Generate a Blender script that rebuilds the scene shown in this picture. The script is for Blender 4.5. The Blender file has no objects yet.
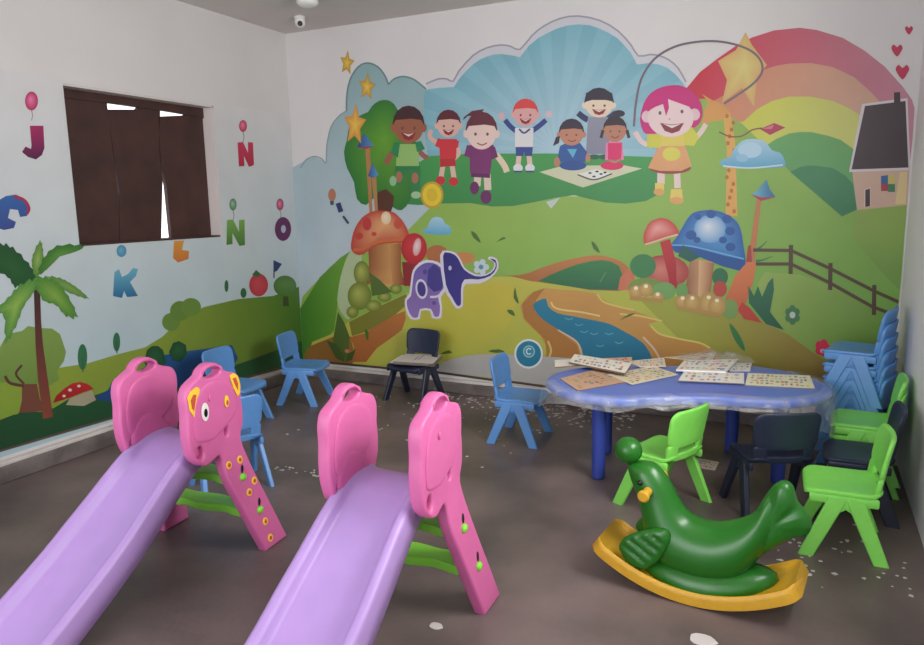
import bpy, bmesh, math, random
from mathutils import Vector, Matrix, noise
random.seed(7)
sc = bpy.context.scene
COL = sc.collection

# ------------------------------------------------------------------ camera, light, exposure
CAM = Vector((3.9992, -5.0033, 1.5)); FPX = 715.74
PITCH, YAW, ROLL = 0.1665, -0.4502, -0.0164
FW = Vector((math.sin(YAW)*math.cos(PITCH), math.cos(YAW)*math.cos(PITCH), -math.sin(PITCH)))
_r = FW.cross(Vector((0, 0, 1))).normalized(); _u = _r.cross(FW)
RT = _r*math.cos(ROLL) + _u*math.sin(ROLL); UP = -_r*math.sin(ROLL) + _u*math.cos(ROLL)
cd = bpy.data.cameras.new('camera'); cam = bpy.data.objects.new('camera', cd); COL.objects.link(cam)
cd.sensor_fit = 'HORIZONTAL'; cd.sensor_width = 36.0; cd.lens = FPX/924*36.0; cd.clip_start = 0.05
cam.matrix_world = Matrix(((RT.x, UP.x, -FW.x, CAM.x), (RT.y, UP.y, -FW.y, CAM.y), (RT.z, UP.z, -FW.z, CAM.z), (0, 0, 0, 1)))
sc.camera = cam
W = bpy.data.worlds.new('daylight'); sc.world = W; W.use_nodes = True
W.node_tree.nodes['Background'].inputs[0].default_value = (0.93, 0.96, 1.0, 1)
W.node_tree.nodes['Background'].inputs[1].default_value = 1.7
def area(name, loc, aim, sx, sy, power, col=(1, 1, 1)):
    l = bpy.data.lights.new(name, 'AREA'); l.shape = 'RECTANGLE'; l.size = sx; l.size_y = sy; l.energy = power; l.color = col
    o = bpy.data.objects.new(name, l); COL.objects.link(o); o.location = loc
    o.rotation_euler = (Vector(aim)-Vector(loc)).to_track_quat('-Z', 'Y').to_euler(); return o
area('entrance_daylight', (1.6, -7.2, 1.9), (4.2, 0, 1.8), 2.6, 2.2, 75, (0.97, 0.98, 1.0))
area('side_window_daylight', (4.74, -2.7, 1.95), (0, -2.2, 1.4), 1.2, 0.9, 66, (1.0, 0.985, 0.97))
vs = sc.view_settings; vs.view_transform = 'Standard'; vs.look = 'None'; vs.gamma = 1; vs.use_curve_mapping = False
vs.exposure = 0.1

# ------------------------------------------------------------------ helpers
def lin(c):
    return tuple(((x/255)/12.92 if x/255 <= 0.04045 else ((x/255+0.055)/1.055)**2.4) for x in c)
def hit(px, py, ax, val):
    d = FW + RT*((px-462)/FPX) + UP*((322.5-py)/FPX)
    t = (val-CAM[ax])/d[ax]; return CAM + d*t
def mat(name, rgb, rough=0.5, noise_amt=0, noise_scale=8, bump=0, bump_scale=60, spec=0.5, detail=4, rgb2=None):
    m = bpy.data.materials.new(name); m.use_nodes = True; nt = m.node_tree; b = nt.nodes['Principled BSDF']
    b.inputs['Roughness'].default_value = rough; b.inputs['Specular IOR Level'].default_value = spec
    c = lin(rgb); b.inputs['Base Color'].default_value = (*c, 1)
    tc = nt.nodes.new('ShaderNodeTexCoord')
    if noise_amt or rgb2:
        n = nt.nodes.new('ShaderNodeTexNoise'); n.inputs['Scale'].default_value = noise_scale; n.inputs['Detail'].default_value = detail
        nt.links.new(tc.outputs['Object'], n.inputs['Vector'])
        r = nt.nodes.new('ShaderNodeValToRGB'); r.color_ramp.elements[0].position = 0.32; r.color_ramp.elements[1].position = 0.68
        c2 = lin(rgb2) if rgb2 else tuple(min(1, x*(1+noise_amt)) for x in c)
        c1 = c if rgb2 else tuple(x*(1-noise_amt) for x in c)
        r.color_ramp.elements[0].color = (*c1, 1); r.color_ramp.elements[1].color = (*c2, 1)
        nt.links.new(n.outputs['Fac'], r.inputs['Fac']); nt.links.new(r.outputs['Color'], b.inputs['Base Color'])
    if bump:
        n = nt.nodes.new('ShaderNodeTexNoise'); n.inputs['Scale'].default_value = bump_scale; n.inputs['Detail'].default_value = 3
        nt.links.new(tc.outputs['Object'], n.inputs['Vector'])
        bp = nt.nodes.new('ShaderNodeBump'); bp.inputs['Strength'].default_value = bump; bp.inputs['Distance'].default_value = 0.01
        nt.links.new(n.outputs['Fac'], bp.inputs['Height']); nt.links.new(bp.outputs['Normal'], b.inputs['Normal'])
    return m
def link(name, bm, m, parent=None, smooth=35, mods=None):
    bmesh.ops.remove_doubles(bm, verts=bm.verts, dist=1e-6)
    bmesh.ops.recalc_face_normals(bm, faces=bm.faces)
    if smooth:
        for f in bm.faces: f.smooth = True
        a = math.radians(smooth)
        for e in bm.edges:
            if len(e.link_faces) == 2 and e.calc_face_angle(0) > a: e.smooth = False
    me = bpy.data.meshes.new(name); bm.to_mesh(me); bm.free()
    me.materials.append(m)
    o = bpy.data.objects.new(name, me); COL.objects.link(o)
    if parent: o.parent = parent
    return o
def tag(o, label=None, cat=None, group=None, kind=None):
    if label: o['label'] = label
    if cat: o['category'] = cat
    if group: o['group'] = group
    if kind: o['kind'] = kind
    return o
def empty(name, loc=(0, 0, 0), rz=0):
    o = bpy.data.objects.new(name, None); COL.objects.link(o); o.location = loc; o.rotation_euler = (0, 0, rz)
    o.empty_display_size = 0.1; return o
def copy_tree(o, parent=None):
    c = o.copy(); COL.objects.link(c)
    if parent: c.parent = parent
    for ch in list(o.children): copy_tree(ch, c)
    return c
def box(bm, lo, hi, bev=0, seg=2, mtx=None):
    r = bmesh.ops.create_cube(bm, size=1); vs_ = r['verts']
    for v in vs_:
        v.co = Vector([(lo[i]+hi[i])/2 + v.co[i]*(hi[i]-lo[i]) for i in range(3)])
    if bev:
        es = list({e for v in vs_ for e in v.link_edges})
        g = bmesh.ops.bevel(bm, geom=es, offset=bev, segments=seg, affect='EDGES', profile=0.5)
        vs_ = list(set(v for f in g['faces'] for v in f.verts) | set(v for v in vs_ if v.is_valid))
    if mtx:
        for v in vs_: v.co = mtx @ v.co
def spline(pts, n=6, closed=True):
    out = []; N = len(pts)
    pts = [Vector(p) for p in pts]
    for i in range(N if closed else N-1):
        p0 = pts[(i-1) % N] if closed or i > 0 else pts[0]*2-pts[1]
        p1 = pts[i]; p2 = pts[(i+1) % N]
        p3 = pts[(i+2) % N] if closed or i < N-2 else pts[-1]*2-pts[-2]
        for k in range(n):
            t = k/n
            out.append(0.5*((2*p1)+(p2-p0)*t+(2*p0-5*p1+4*p2-p3)*t*t+(3*p1-p0-3*p2+p3)*t*t*t))
    if not closed: out.append(pts[-1])
    return out
def pillow(bm, outline, T, rad, warp=None, inner=4, c=None):
    """rounded-edge slab over a star-shaped 2-D outline; warp maps (x, y, z) to 3-D"""
    O = [Vector((p[0], p[1])) for p in outline]; n = len(O)
    c = Vector(c) if c else sum(O, Vector((0, 0)))/n
    rm = sum((p-c).length for p in O)/n
    k = min(0.9, rad/rm)
    prof = [((1-k)*j/inner, T/2) for j in range(1, inner+1)]
    for j in range(1, 4):
        a = j/4*math.pi/2; prof.append((1-k+k*math.sin(a), T/2*math.cos(a)**0.6 if a < 1.5 else 0))
    prof.append((1.0, 0))
    warp = warp or (lambda x, y, z: (x, y, z))
    rings = {}
    for s in (1, -1):
        cv = bm.verts.new(warp(c.x, c.y, s*T/2)); prev = None
        for j, (r, z) in enumerate(prof):
            if s == -1 and j == len(prof)-1: ring = rings['rim']
            else: ring = [bm.verts.new(warp(*(c+(p-c)*r), s*z)) for p in O]
            if j == len(prof)-1: rings['rim'] = ring
            for i in range(n):
                q = (i+1) % n
                try:
                    if prev is None: bm.faces.new((cv, ring[i], ring[q]))
                    else: bm.faces.new((prev[i], ring[i], ring[q], prev[q]))
                except ValueError: pass
            prev = ring
def rrect(x0, x1, y0, y1, r, n=5):
    out = []
    for cx, cy, a0 in ((x1-r, y1-r, 0), (x0+r, y1-r, 90), (x0+r, y0+r, 180), (x1-r, y0+r, 270)):
        for k in range(n+1):
            a = math.radians(a0+90*k/n); out.append((cx+r*math.cos(a), cy+r*math.sin(a)))
    res = []
    for i, p in enumerate(out):                       # extra points along long sides
        q = out[(i+1) % len(out)]; d = math.hypot(q[0]-p[0], q[1]-p[1]); m = max(1, int(d/0.04))
        for k in range(m): res.append((p[0]+(q[0]-p[0])*k/m, p[1]+(q[1]-p[1])*k/m))
    return res
def oval(cx, cy, rx, ry, n=20, rot=0):
    ca, sa = math.cos(rot), math.sin(rot)
    return [(cx+rx*math.cos(a)*ca-ry*math.sin(a)*sa, cy+rx*math.cos(a)*sa+ry*math.sin(a)*ca) for a in (2*math.pi*i/n for i in range(n))]
def prism(bm, outline, holes, T, bev, warp):
    """flat plate with holes, bevelled edges; warp(x, y, z) to 3-D"""
    b2 = bmesh.new(); es = []
    for loop in [outline]+holes:
        vs_ = [b2.verts.new((p[0], p[1], 0)) for p in loop]
        es += [b2.edges.new((vs_[i], vs_[(i+1) % len(vs_)])) for i in range(len(vs_))]
    bmesh.ops.triangle_fill(b2, edges=es, use_beauty=True, use_dissolve=False)
    r = bmesh.ops.extrude_face_region(b2, geom=b2.faces[:])
    for v in [g for g in r['geom'] if isinstance(g, bmesh.types.BMVert)]: v.co.z = T
    for v in b2.verts: v.co.z -= T/2
    bmesh.ops.recalc_face_normals(b2, faces=b2.faces)
    if bev:
        ee = [e for e in b2.edges if len(e.link_faces) == 2 and e.calc_face_angle(0) > 1.2 and abs(e.verts[0].co.z-e.verts[1].co.z) < 1e-6]
        bmesh.ops.bevel(b2, geom=ee, offset=bev, segments=3, affect='EDGES', profile=0.5)
    mp = {v: bm.verts.new(warp(*v.co)) for v in b2.verts}
    for f in b2.faces:
        try: bm.faces.new([mp[v] for v in f.verts])
        except ValueError: pass
    b2.free()
def loft(bm, rings, cap=True):
    R = [[bm.verts.new(p) for p in r] for r in rings]; n = len(R[0])
    for a, b in zip(R, R[1:]):
        for i in range(n): bm.faces.new((a[i], a[(i+1) % n], b[(i+1) % n], b[i]))
    if cap:
        for r in (R[0], R[-1]):
            c = bm.verts.new(sum((v.co for v in r), Vector())/n)
            for i in range(n): bm.faces.new((c, r[i], r[(i+1) % n]))
def tube(bm, p0, p1, r0, r1=None, n=16):
    p0 = Vector(p0); p1 = Vector(p1); d = (p1-p0).normalized(); a = d.orthogonal().normalized(); b = d.cross(a); r1 = r0 if r1 is None else r1
    ring = lambda p, r: [p+a*r*math.cos(t)+b*r*math.sin(t) for t in (2*math.pi*i/n for i in range(n))]
    e = min(r0, r1)*0.25
    loft(bm, [ring(p0, r0-e), ring(p0+d*e, r0), ring(p1-d*e, r1), ring(p1, r1-e)])
def ball(bm, c, r, sub=3):
    g = bmesh.ops.create_icosphere(bm, subdivisions=sub, radius=1)
    for v in g['verts']: v.co = Vector((v.co.x*r[0]+c[0], v.co.y*r[1]+c[1], v.co.z*r[2]+c[2]))
def attr_mat(name, rough, bump=0, spec=0.5, gain=1.0):
    m = bpy.data.materials.new(name); m.use_nodes = True; nt = m.node_tree; b = nt.nodes['Principled BSDF']
    a = nt.nodes.new('ShaderNodeVertexColor'); a.layer_name = 'Ink'
    n = nt.nodes.new('ShaderNodeTexNoise'); n.inputs['Scale'].default_value = 3.0; n.inputs['Detail'].default_value = 5
    tc = nt.nodes.new('ShaderNodeTexCoord'); nt.links.new(tc.outputs['Object'], n.inputs['Vector'])
    mr = nt.nodes.new('ShaderNodeMapRange'); mr.inputs[3].default_value = 0.88*gain; mr.inputs[4].default_value = 1.08*gain
    nt.links.new(n.outputs['Fac'], mr.inputs[0])
    mx = nt.nodes.new('ShaderNodeVectorMath'); mx.operation = 'SCALE'
    nt.links.new(a.outputs['Color'], mx.inputs[0]); nt.links.new(mr.outputs[0], mx.inputs['Scale'])
    nt.links.new(mx.outputs[0], b.inputs['Base Color'])
    b.inputs['Roughness'].default_value = rough; b.inputs['Specular IOR Level'].default_value = spec
    if bump:
        n2 = nt.nodes.new('ShaderNodeTexNoise'); n2.inputs['Scale'].default_value = 2.2; n2.inputs['Detail'].default_value = 2
        nt.links.new(tc.outputs['Object'], n2.inputs['Vector'])
        bp = nt.nodes.new('ShaderNodeBump'); bp.inputs['Strength'].default_value = bump; bp.inputs['Distance'].default_value = 0.05
        nt.links.new(n2.outputs['Fac'], bp.inputs['Height']); nt.links.new(bp.outputs['Normal'], b.inputs['Normal'])
    return m

# ------------------------------------------------------------------ materials
M_WALL = mat('limewashed_plaster', (212, 208, 207), 0.75, 0.04, 1.3, 0.08, 30)
M_WALLR = mat('whiter_plaster', (236, 234, 236), 0.75, 0.04, 1.3, 0.08, 30)
M_CEIL = mat('grey_ceiling_board', (206, 198, 194), 0.8, 0.06, 1.2)
M_FLOOR = mat('worn_dark_concrete', (84, 74, 73), 0.42, 0, 1.7, 0.12, 30, 0.45, 9, rgb2=(128, 112, 109))
M_CURB = mat('flaking_painted_plinth', (96, 88, 86), 0.8, 0, 6, 0.6, 40, 0.3, 8, rgb2=(128, 119, 115))
M_CURBTOP = mat('white_paint_on_plinth', (205, 196, 190), 0.75, 0, 5, 0.4, 30, 0.3, 6, rgb2=(222, 215, 210))
M_TIMBER = mat('dark_brown_shutter_timber', (66, 38, 34), 0.6, 0.25, 5)
M_FRAME = mat('white_painted_reveal', (216, 206, 202), 0.7, 0.04, 3)
M_VINYL = attr_mat('printed_wall_vinyl', 0.42, 0.12, 0.45, 0.84)
M_PAPER = attr_mat('printed_paper', 0.6, 0, 0.3, 1.15)
BLUE = mat('cornflower_blue_plastic', (92, 146, 208), 0.38, 0.03, 20)
GREEN = mat('lime_green_plastic', (138, 228, 96), 0.36, 0.03, 20)
NAVY = mat('navy_blue_plastic', (34, 40, 62), 0.42, 0.05, 20)
PINK = mat('pink_moulded_plastic', (210, 104, 160), 0.45, 0.02, 20)
LILAC = mat('lilac_moulded_plastic', (174, 142, 202), 0.4, 0.02, 12)
STEPG = mat('light_green_moulded_plastic', (132, 212, 62), 0.4)
SEALG = mat('glossy_green_plastic', (31, 104, 26), 0.3, 0.03, 10)
YELLOW = mat('yellow_moulded_plastic', (206, 158, 38), 0.42, 0.04, 25, 0.15, 90)
TABLE = mat('royal_blue_table_plastic', (98, 124, 212), 0.3, 0.03, 10)
TABLEG = mat('deep_blue_leg_plastic', (52, 72, 158), 0.4, 0.03, 10)
DARK = mat('near_black_plastic', (22, 20, 22), 0.3)
WHITE = mat('white_plastic', (228, 226, 222), 0.4)
STICKY = mat('yellow_vinyl_sticker', (248, 206, 60), 0.4)
STICKO = mat('orange_red_sticker_print', (196, 84, 60), 0.4)

# ------------------------------------------------------------------ room shell
RW, HC, YF = 4.525, 2.8977, -6.6
def struct(name, bm, m, parent=None, smooth=0):
    o = link(name, bm, m, parent, smooth)
    if not parent: o['kind'] = 'structure'
    return o
bm = bmesh.new(); box(bm, (-0.2, YF, -0.1), (RW+0.2, 0.2, 0)); struct('floor', bm, M_FLOOR)
bm = bmesh.new(); box(bm, (-0.2, YF, HC), (RW+0.2, 0.2, HC+0.1)); struct('ceiling', bm, M_CEIL)
bm = bmesh.new(); box(bm, (-0.2, 0, 0), (RW+0.2, 0.2, HC)); struct('wall_back', bm, M_WALL)
bm = bmesh.new(); 
for lo, hi in (((-2.05, 0), (0, HC)), ((YF, 0), (-3.35, HC)), ((-3.35, 2.45), (-2.05, HC)), ((-3.35, 0), (-2.05, 1.45))): box(bm, (RW, lo[0], lo[1]), (RW+0.2, hi[0], hi[1]))
struct('wall_right', bm, M_WALLR)
Y0, Y1, Z0, Z1 = -2.066, -0.871, 1.272, 2.228                    # window opening in the left wall
bm = bmesh.new()
for lo, hi in (((YF, 0), (Y0, HC)), ((Y1, 0), (0, HC)), ((Y0, 0), (Y1, Z0)), ((Y0, Z1), (Y1, HC))):
    box(bm, (-0.2, lo[0], lo[1]), (0, hi[0], hi[1]))
struct('wall_left', bm, M_WALL)
def curb(name, lo, hi, ax):
    o = bmesh.new(); box(o, lo, hi, 0.008, 2); p = struct(name, o, M_CURB)
    o = bmesh.new(); l2 = list(lo); h2 = list(hi); l2[2] = hi[2]-0.001; h2[2] = hi[2]+0.022
    if ax == 'y': l2[1] += 0.012
    else: h2[0] -= 0.012
    box(o, l2, h2, 0.006, 2); link('painted_ledge', o, M_CURBTOP, p, 30)
curb('baseboard_back', (0.06, -0.055, 0), (RW, 0, 0.085), 'y')
curb('baseboard_left', (0, YF, 0), (0.06, 0, 0.095), 'x')

# window with leaning plank shutters and bright gaps between them
win = empty('window_1', (-0.1, (Y0+Y1)/2, Z0)); win['kind'] = 'structure'
WI = Matrix.Translation((0.1, -(Y0+Y1)/2, -Z0))
def wpart(name, bm, m):
    for v in bm.verts: v.co = WI @ v.co
    return link(name, bm, m, win, 0)
bm = bmesh.new()
box(bm, (-0.12, Y1-0.012, Z0), (-0.001, Y1-0.001, Z1)); box(bm, (-0.12, Y0, Z1-0.012), (-0.001, Y1, Z1-0.001))
wpart('window_reveal', bm, M_FRAME)
XS = -0.1
def plank(pts):
    b = bmesh.new(); P = []
    for p in pts:
        h = hit(p[0], p[1], 0, XS); P.append((min(max(h.y, Y0+0.002), Y1-0.014), min(max(h.z, Z0+0.002), Z1-0.014)))
    f = b.faces.new([b.verts.new((XS, y, z)) for y, z in P])
    r = bmesh.ops.extrude_face_region(b, geom=[f])
    for v in r['geom']:
        if isinstance(v, bmesh.types.BMVert): v.co.x -= 0.03
    return b
L1 = [(40, 60), (106, 60), (107, 104), (118.6, 200), (119, 244), (60, 250)]
L2 = [(107.2, 109.5), (137, 109.5), (140, 60), (157, 60), (159, 150), (162.6, 180), (161.5, 243), (120.0, 245), (119.8, 190)]
L3 = [(159, 116.5), (185, 115.3), (188, 60), (230, 60), (230, 240), (172, 241), (166.5, 185), (161.5, 165), (160.2, 150)]
for q in (L1, L2, L3): wpart('shutter_plank', plank(q), M_TIMBER)
def rail(pts):
    return plank(pts)
RB = plank([(40, 60), (230, 60), (230, 122), (200, 117), (157, 110), (106, 103), (60, 97)])
for v in RB.verts: v.co.x += 0.012
wpart('shutter_rail', RB, M_TIMBER)
bm = bmesh.new(); box(bm, (XS-0.06, Y0, Z0+0.0), (XS+0.09, Y1, Z0+0.012)); wpart('window_sill', bm, M_TIMBER)

# ------------------------------------------------------------------ printed wall murals
class Mural:
    """flat printed artwork on a wall plane: every shape is ink on the same vinyl"""
    def __init__(s, ax, sgn, name, label):
        s.ax, s.sgn = ax, sgn; s.root = None; s.bm = None; s.boxes = []; s.cur = None
        s.begin(name); s.label = label
    def begin(s, name, label=None):
        s.flush(); s.cur = name; s.curlabel = label; s.bm = bmesh.new(); s.lay = s.bm.loops.layers.float_color.new('Ink')
    def flush(s):
        if s.bm is None or not s.bm.faces: return
        me = bpy.data.meshes.new(s.cur); s.bm.to_mesh(me); s.bm.free(); s.bm = None; me.materials.append(M_VINYL)
        o = bpy.data.objects.new(s.cur, me); COL.objects.link(o)
        if s.root is None: s.root = o; tag(o, s.label, 'mural')
        else:
            o.parent = s.root
            if s.curlabel: o['label'] = s.curlabel
    def layer(s, pts):
        xs = [p[0] for p in pts]; ys = [p[1] for p in pts]; b = (min(xs), min(ys), max(xs), max(ys))
        k = 0
        for c, l in s.boxes:
            if b[0] < c[2] and b[2] > c[0] and b[1] < c[3] and b[3] > c[1]: k = max(k, l+1)
        s.boxes.append((b, k)); return 0.0015+k*0.00022
    def pt(s, p, off):
        h = hit(p[0], p[1], s.ax, s.sgn*off)
        if s.ax == 1: h.x = min(max(h.x, 0.004), RW-0.004)
        else: h.y = min(h.y, -0.004)
        return h
    def face(s, P, cols):
        vs_ = [s.bm.verts.new(p) for p in P]; f = s.bm.faces.new(vs_); f.normal_update()
        n = Vector((1, 0, 0)) if s.ax == 0 else Vector((0, -1, 0))
        flip = f.normal.dot(n) < 0
        for lp, c in zip(f.loops, cols): lp[s.lay] = (*c, 1)
        if flip: f.normal_flip()
    def poly(s, pts, col, col2=None, g=None, sm=0):
        """col, or a straight ramp col->col2 between image points g[0] and g[1]"""
        P = [tuple(v) for v in (spline([Vector((*p, 0)) for p in pts], sm) if sm else [Vector((*p, 0)) for p in pts])]
        off = s.layer(P); c1 = lin(col)
        if col2 is None: cols = [c1]*len(P)
        else:
            c2 = lin(col2)
            if g is None:
                ys = [p[1] for p in P]; g = ((0, min(ys)), (0, max(ys)))
            dx, dy = g[1][0]-g[0][0], g[1][1]-g[0][1]; dd = dx*dx+dy*dy
            ts = [min(1, max(0, ((p[0]-g[0][0])*dx+(p[1]-g[0][1])*dy)/dd)) for p in P]
            cols = [tuple(a+(b-a)*t for a, b in zip(c1, c2)) for t in ts]
        s.face([s.pt(p, off) for p in P], cols)
    def fan(s, pts, c, cin, cout, sm=0):
        P = [tuple(v) for v in (spline([Vector((*p, 0)) for p in pts], sm) if sm else [Vector((*p, 0)) for p in pts])]
        off = s.layer(P); a, b = lin(cin), lin(cout); n = len(P); C = s.pt(c, off)
        for i in range(n): s.face([C, s.pt(P[i], off), s.pt(P[(i+1) % n], off)], [a, b, b])
    def ell(s, cx, cy, rx, ry, col, rot=0, cin=None, n=20):
        P = oval(cx, cy, rx, ry, n, math.radians(rot))
        if cin: s.fan(P, (cx-rx*.15, cy-ry*.2), cin, col)
        else: s.poly(P, col)
    def line(s, pts, w, col, sm=4, w2=None):
        Q = [Vector((*p, 0)) for p in pts]; P = spline(Q, sm, False) if sm and len(Q) > 2 else Q
        n = len(P); L, R = [], []
        for i, p in enumerate(P):
            d = (P[min(i+1, n-1)]-P[max(i-1, 0)]).normalized(); nrm = Vector((-d.y, d.x, 0))
            ww = (w+(w2-w)*i/(n-1))/2 if w2 is not None else w/2
            L.append(p+nrm*ww); R.append(p-nrm*ww)
        off = s.layer([tuple(v) for v in L+R]); c = lin(col)
        for i in range(n-1): s.face([s.pt(q, off) for q in (L[i], L[i+1], R[i+1], R[i])], [c]*4)
    def star(s, cx, cy, rx, ry, col, cin, rot=0, inner=.48):
        P = []
        for i in range(10):
            a = math.radians(rot-90+36*i); r = 1 if i % 2 == 0 else inner; P.append((cx+rx*r*math.cos(a), cy+ry*r*math.sin(a)))
        s.fan(P, (cx, cy), cin, col)

# ---- back wall
B = Mural(1, -1, 'back_wall_mural', 'large printed playground mural with rainbow, river and mushrooms covering the back wall')
# pale sky at the left with its scalloped cloud edge
B.poly([(280, 168), (306, 160), (314, 157), (322, 160), (326, 164), (327, 145), (331, 127), (339, 116), (346.5, 111), (346.5, 96), (350, 80), (358, 67), (368, 63), (378, 67), (385, 76), (388.5, 84), (394, 79), (403, 76.5), (413, 79), (420, 84), (427, 90), (445, 110), (450, 215), (400, 240), (355, 255), (290, 304)],
       (148, 182, 186), (198, 212, 220), ((360, 70), (345, 250)))
cl = [(388.5, 84.5), (385, 76), (378, 67), (368, 63), (358, 67), (350, 80), (346.8, 96), (346.5, 111)]
B.line(cl, 1.6, (112, 142, 142), 3); B.line([(388.5, 84.5), (394, 79), (403, 76.5), (413, 79), (420, 84), (426, 89)], 1.6, (112, 142, 142), 3)
B.line([(346.5, 111), (339, 116), (331, 127), (327, 145), (326, 163), (322, 159), (314, 156.5), (306, 160), (300.5, 168)], 1.4, (150, 170, 172), 3)
# white cloud rim and main sky with sun rays
inner = [(424, 96), (426, 89.5), (440, 87.7), (454, 87), (459, 79), (466, 71), (473, 64.3), (480, 59.5), (487, 56.5), (494, 54.5), (501, 54), (513, 55.6), (520, 57.3), (528.5, 46), (539, 37.4), (551, 31.3), (557, 28.6), (567, 25.6), (578.6, 24.3), (590, 25.3), (600, 28.7), (609, 33), (617.7, 38.5), (624, 45), (630.7, 52.6), (637, 64.5), (650, 63), (659, 64.5), (667, 67.5), (675, 74), (683, 83), (688, 95), (690, 160), (640, 160), (560, 160), (480, 162), (430, 170), (424, 130)]
rim = [(426, 84), (438, 79), (447, 79), (453, 81.5), (459, 71), (473, 55.6), (487, 47.8), (501, 45), (511, 46.5), (520, 49.5), (532, 35.6), (544, 26), (560, 18.5), (578, 16), (600, 20.5), (618, 31), (631, 45), (638.5, 56), (650, 54.5), (660, 56), (669, 60), (678, 68), (686, 82), (688, 100), (600, 100), (500, 100), (430, 92)]
B.poly(rim, (214, 214, 222))
B.line(rim[:23], 1.7, (166, 160, 172), 2)
dense = []
for a, b in zip(inner, inner[1:]+inner[:1]):
    m = max(1, int(math.hypot(b[0]-a[0], b[1]-a[1])/2))
    dense += [(a[0]+(b[0]-a[0])*k/m, a[1]+(b[1]-a[1])*k/m) for k in range(m)]
off = B.layer(inner); cc = (556, 150)
for i in range(len(dense)):
    p, q = dense[i], dense[(i+1) % len(dense)]
    ang = math.degrees(math.atan2(cc[1]-(p[1]+q[1])/2, (p[0]+q[0])/2-cc[0]))
    a, b = ((126, 182, 198), (176, 206, 222)) if int((ang+720)//7) % 2 else ((134, 190, 204), (180, 210, 224))
    B.face([B.pt(cc, off), B.pt(p, off), B.pt(q, off)], [lin(b), lin(a), lin(a)])
B.begin('rainbow', 'red, orange and yellow printed rainbow')
outer = [(685, 90), (700, 72), (717, 59), (737, 45), (752, 37.5), (774, 30.4), (800, 27.8), (817, 30), (843, 38), (865, 51), (885, 67), (902, 86), (912, 100), (914.5, 108)]
B.poly(outer+[(912.5, 140), (905, 206), (840, 215), (775, 165), (715, 120), (690, 105)], (206, 44, 66), (202, 140, 158), ((705, 80), (900, 110)))  # all three bands pale rightward: glare haze on the vinyl put into the ink
B.poly([(690, 105), (709, 103.6), (726, 94), (745, 79), (763, 70), (775, 66), (789, 63.6), (811, 63), (832.6, 67), (854, 77), (872, 93), (885, 108), (890, 150), (860, 175), (780, 165), (715, 120)], (214, 140, 104), (214, 172, 148), ((735, 90), (870, 110)))
B.poly([(722, 125), (743.5, 121.6), (756.6, 109.7), (772, 101), (789, 96.6), (811, 96.6), (832.6, 101), (850, 108.6), (862, 117), (868, 150), (855, 185), (790, 175), (735, 140)], (208, 210, 80), (208, 210, 120), ((760, 120), (865, 120)))
B.begin('hills', 'green printed hills')
B.poly([(745, 160), (762, 148), (776, 139), (789, 133.5), (800, 132), (811, 132), (828, 135.7), (841, 140), (852, 148), (860, 158), (866, 212), (842, 216), (783, 170)], (104, 170, 96), (96, 162, 100))
B.poly([(780, 176), (791, 171.5), (800, 167), (808, 165.6), (815, 165.6), (832.6, 168), (845.6, 176), (853, 184), (857, 210), (842, 217), (810, 190)], (64, 138, 88), (52, 128, 86))
hill = [(290, 308), (303, 296), (330, 267), (352, 250), (400, 238), (430, 208), (442, 202), (500, 200), (560, 196), (600, 197), (646, 190), (690, 106), (697, 99), (705, 99), (715, 107), (743, 124.5), (783, 164), (791, 172.6), (842, 216.5), (857, 209.5), (867, 206.5), (880, 204.5), (907, 204.5), (901, 282), (895.5, 332), (891, 400), (700, 395), (440, 371), (308, 360), (290, 359)]
B.poly(hill, (150, 186, 84), (118, 172, 74), ((640, 170), (760, 420)))
B.poly([(290, 308), (320, 277), (340, 258), (352, 250), (346, 270), (338, 300), (334, 330), (312, 356), (308, 360), (290, 358)], (70, 132, 44), (108, 160, 52), ((304, 320), (340, 320)))
B.poly([(352, 250), (362, 252), (358, 280), (352, 300), (349, 320), (338, 306), (339, 285), (345, 262)], (186, 202, 158), sm=3)
B.poly([(857, 209.5), (880, 204.5), (906.5, 204.5), (899, 290), (880, 270), (850, 235)], (150, 178, 84), (116, 162, 70))
B.poly([(800, 275), (830, 285), (872, 308), (896, 318), (892, 400), (820, 370), (780, 330), (757, 285), (765, 272)], (152, 182, 88), (104, 156, 60), ((790, 290), (880, 370)))
B.poly([(412, 166), (430, 156), (460, 154), (502.6, 153.5), (550, 153.5), (600, 155), (652, 157), (662, 160), (659, 194), (646, 201), (626, 203.6), (605, 202.5), (589, 198.8), (574, 195.2), (557, 197.5), (535, 202), (513, 206), (492, 206.5), (470, 203), (442, 203.5), (418, 205), (405, 204)], (70, 158, 78), (58, 140, 74))
B.poly([(546, 202), (560, 197.5), (556, 203), (551, 208.5)], (198, 212, 208))
B.begin('round_tree', 'big green printed tree')
B.fan([(344, 152), (347, 140), (350, 125), (361, 115), (368, 112), (372, 106), (379, 101), (387, 100), (394, 104), (399, 112), (408, 118), (414, 130), (416, 150), (414, 180), (410, 200), (402, 210), (394, 208), (385, 200), (376, 196), (366, 205), (357, 199), (354, 182), (347, 168)], (384, 140), (104, 166, 44), (48, 124, 50), 2)
B.poly([(378, 192), (386, 189), (394, 196), (393, 206), (390, 214), (375, 214), (376, 203)], (92, 52, 34))
B.begin('castle_tower', 'thin printed tower with blue cone roof')
B.poly([(365.3, 147), (370, 147), (372.5, 214), (369.5, 214)], (188, 130, 84)); B.poly([(357, 147.5), (364, 133), (374, 146), (366, 148.5)], (40, 70, 140), (90, 150, 200), ((360, 140), (372, 140))); B.poly([(357, 147.5), (374, 146), (366, 149)], (170, 60, 80))
B.begin('castle_tower'); B.poly([(371.5, 175), (376, 175), (378, 212), (375, 212)], (190, 134, 88)); B.poly([(368, 176), (372.5, 163), (378.6, 175), (373, 178)], (40, 80, 150), (100, 160, 205), ((369, 170), (378, 170)))
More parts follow.
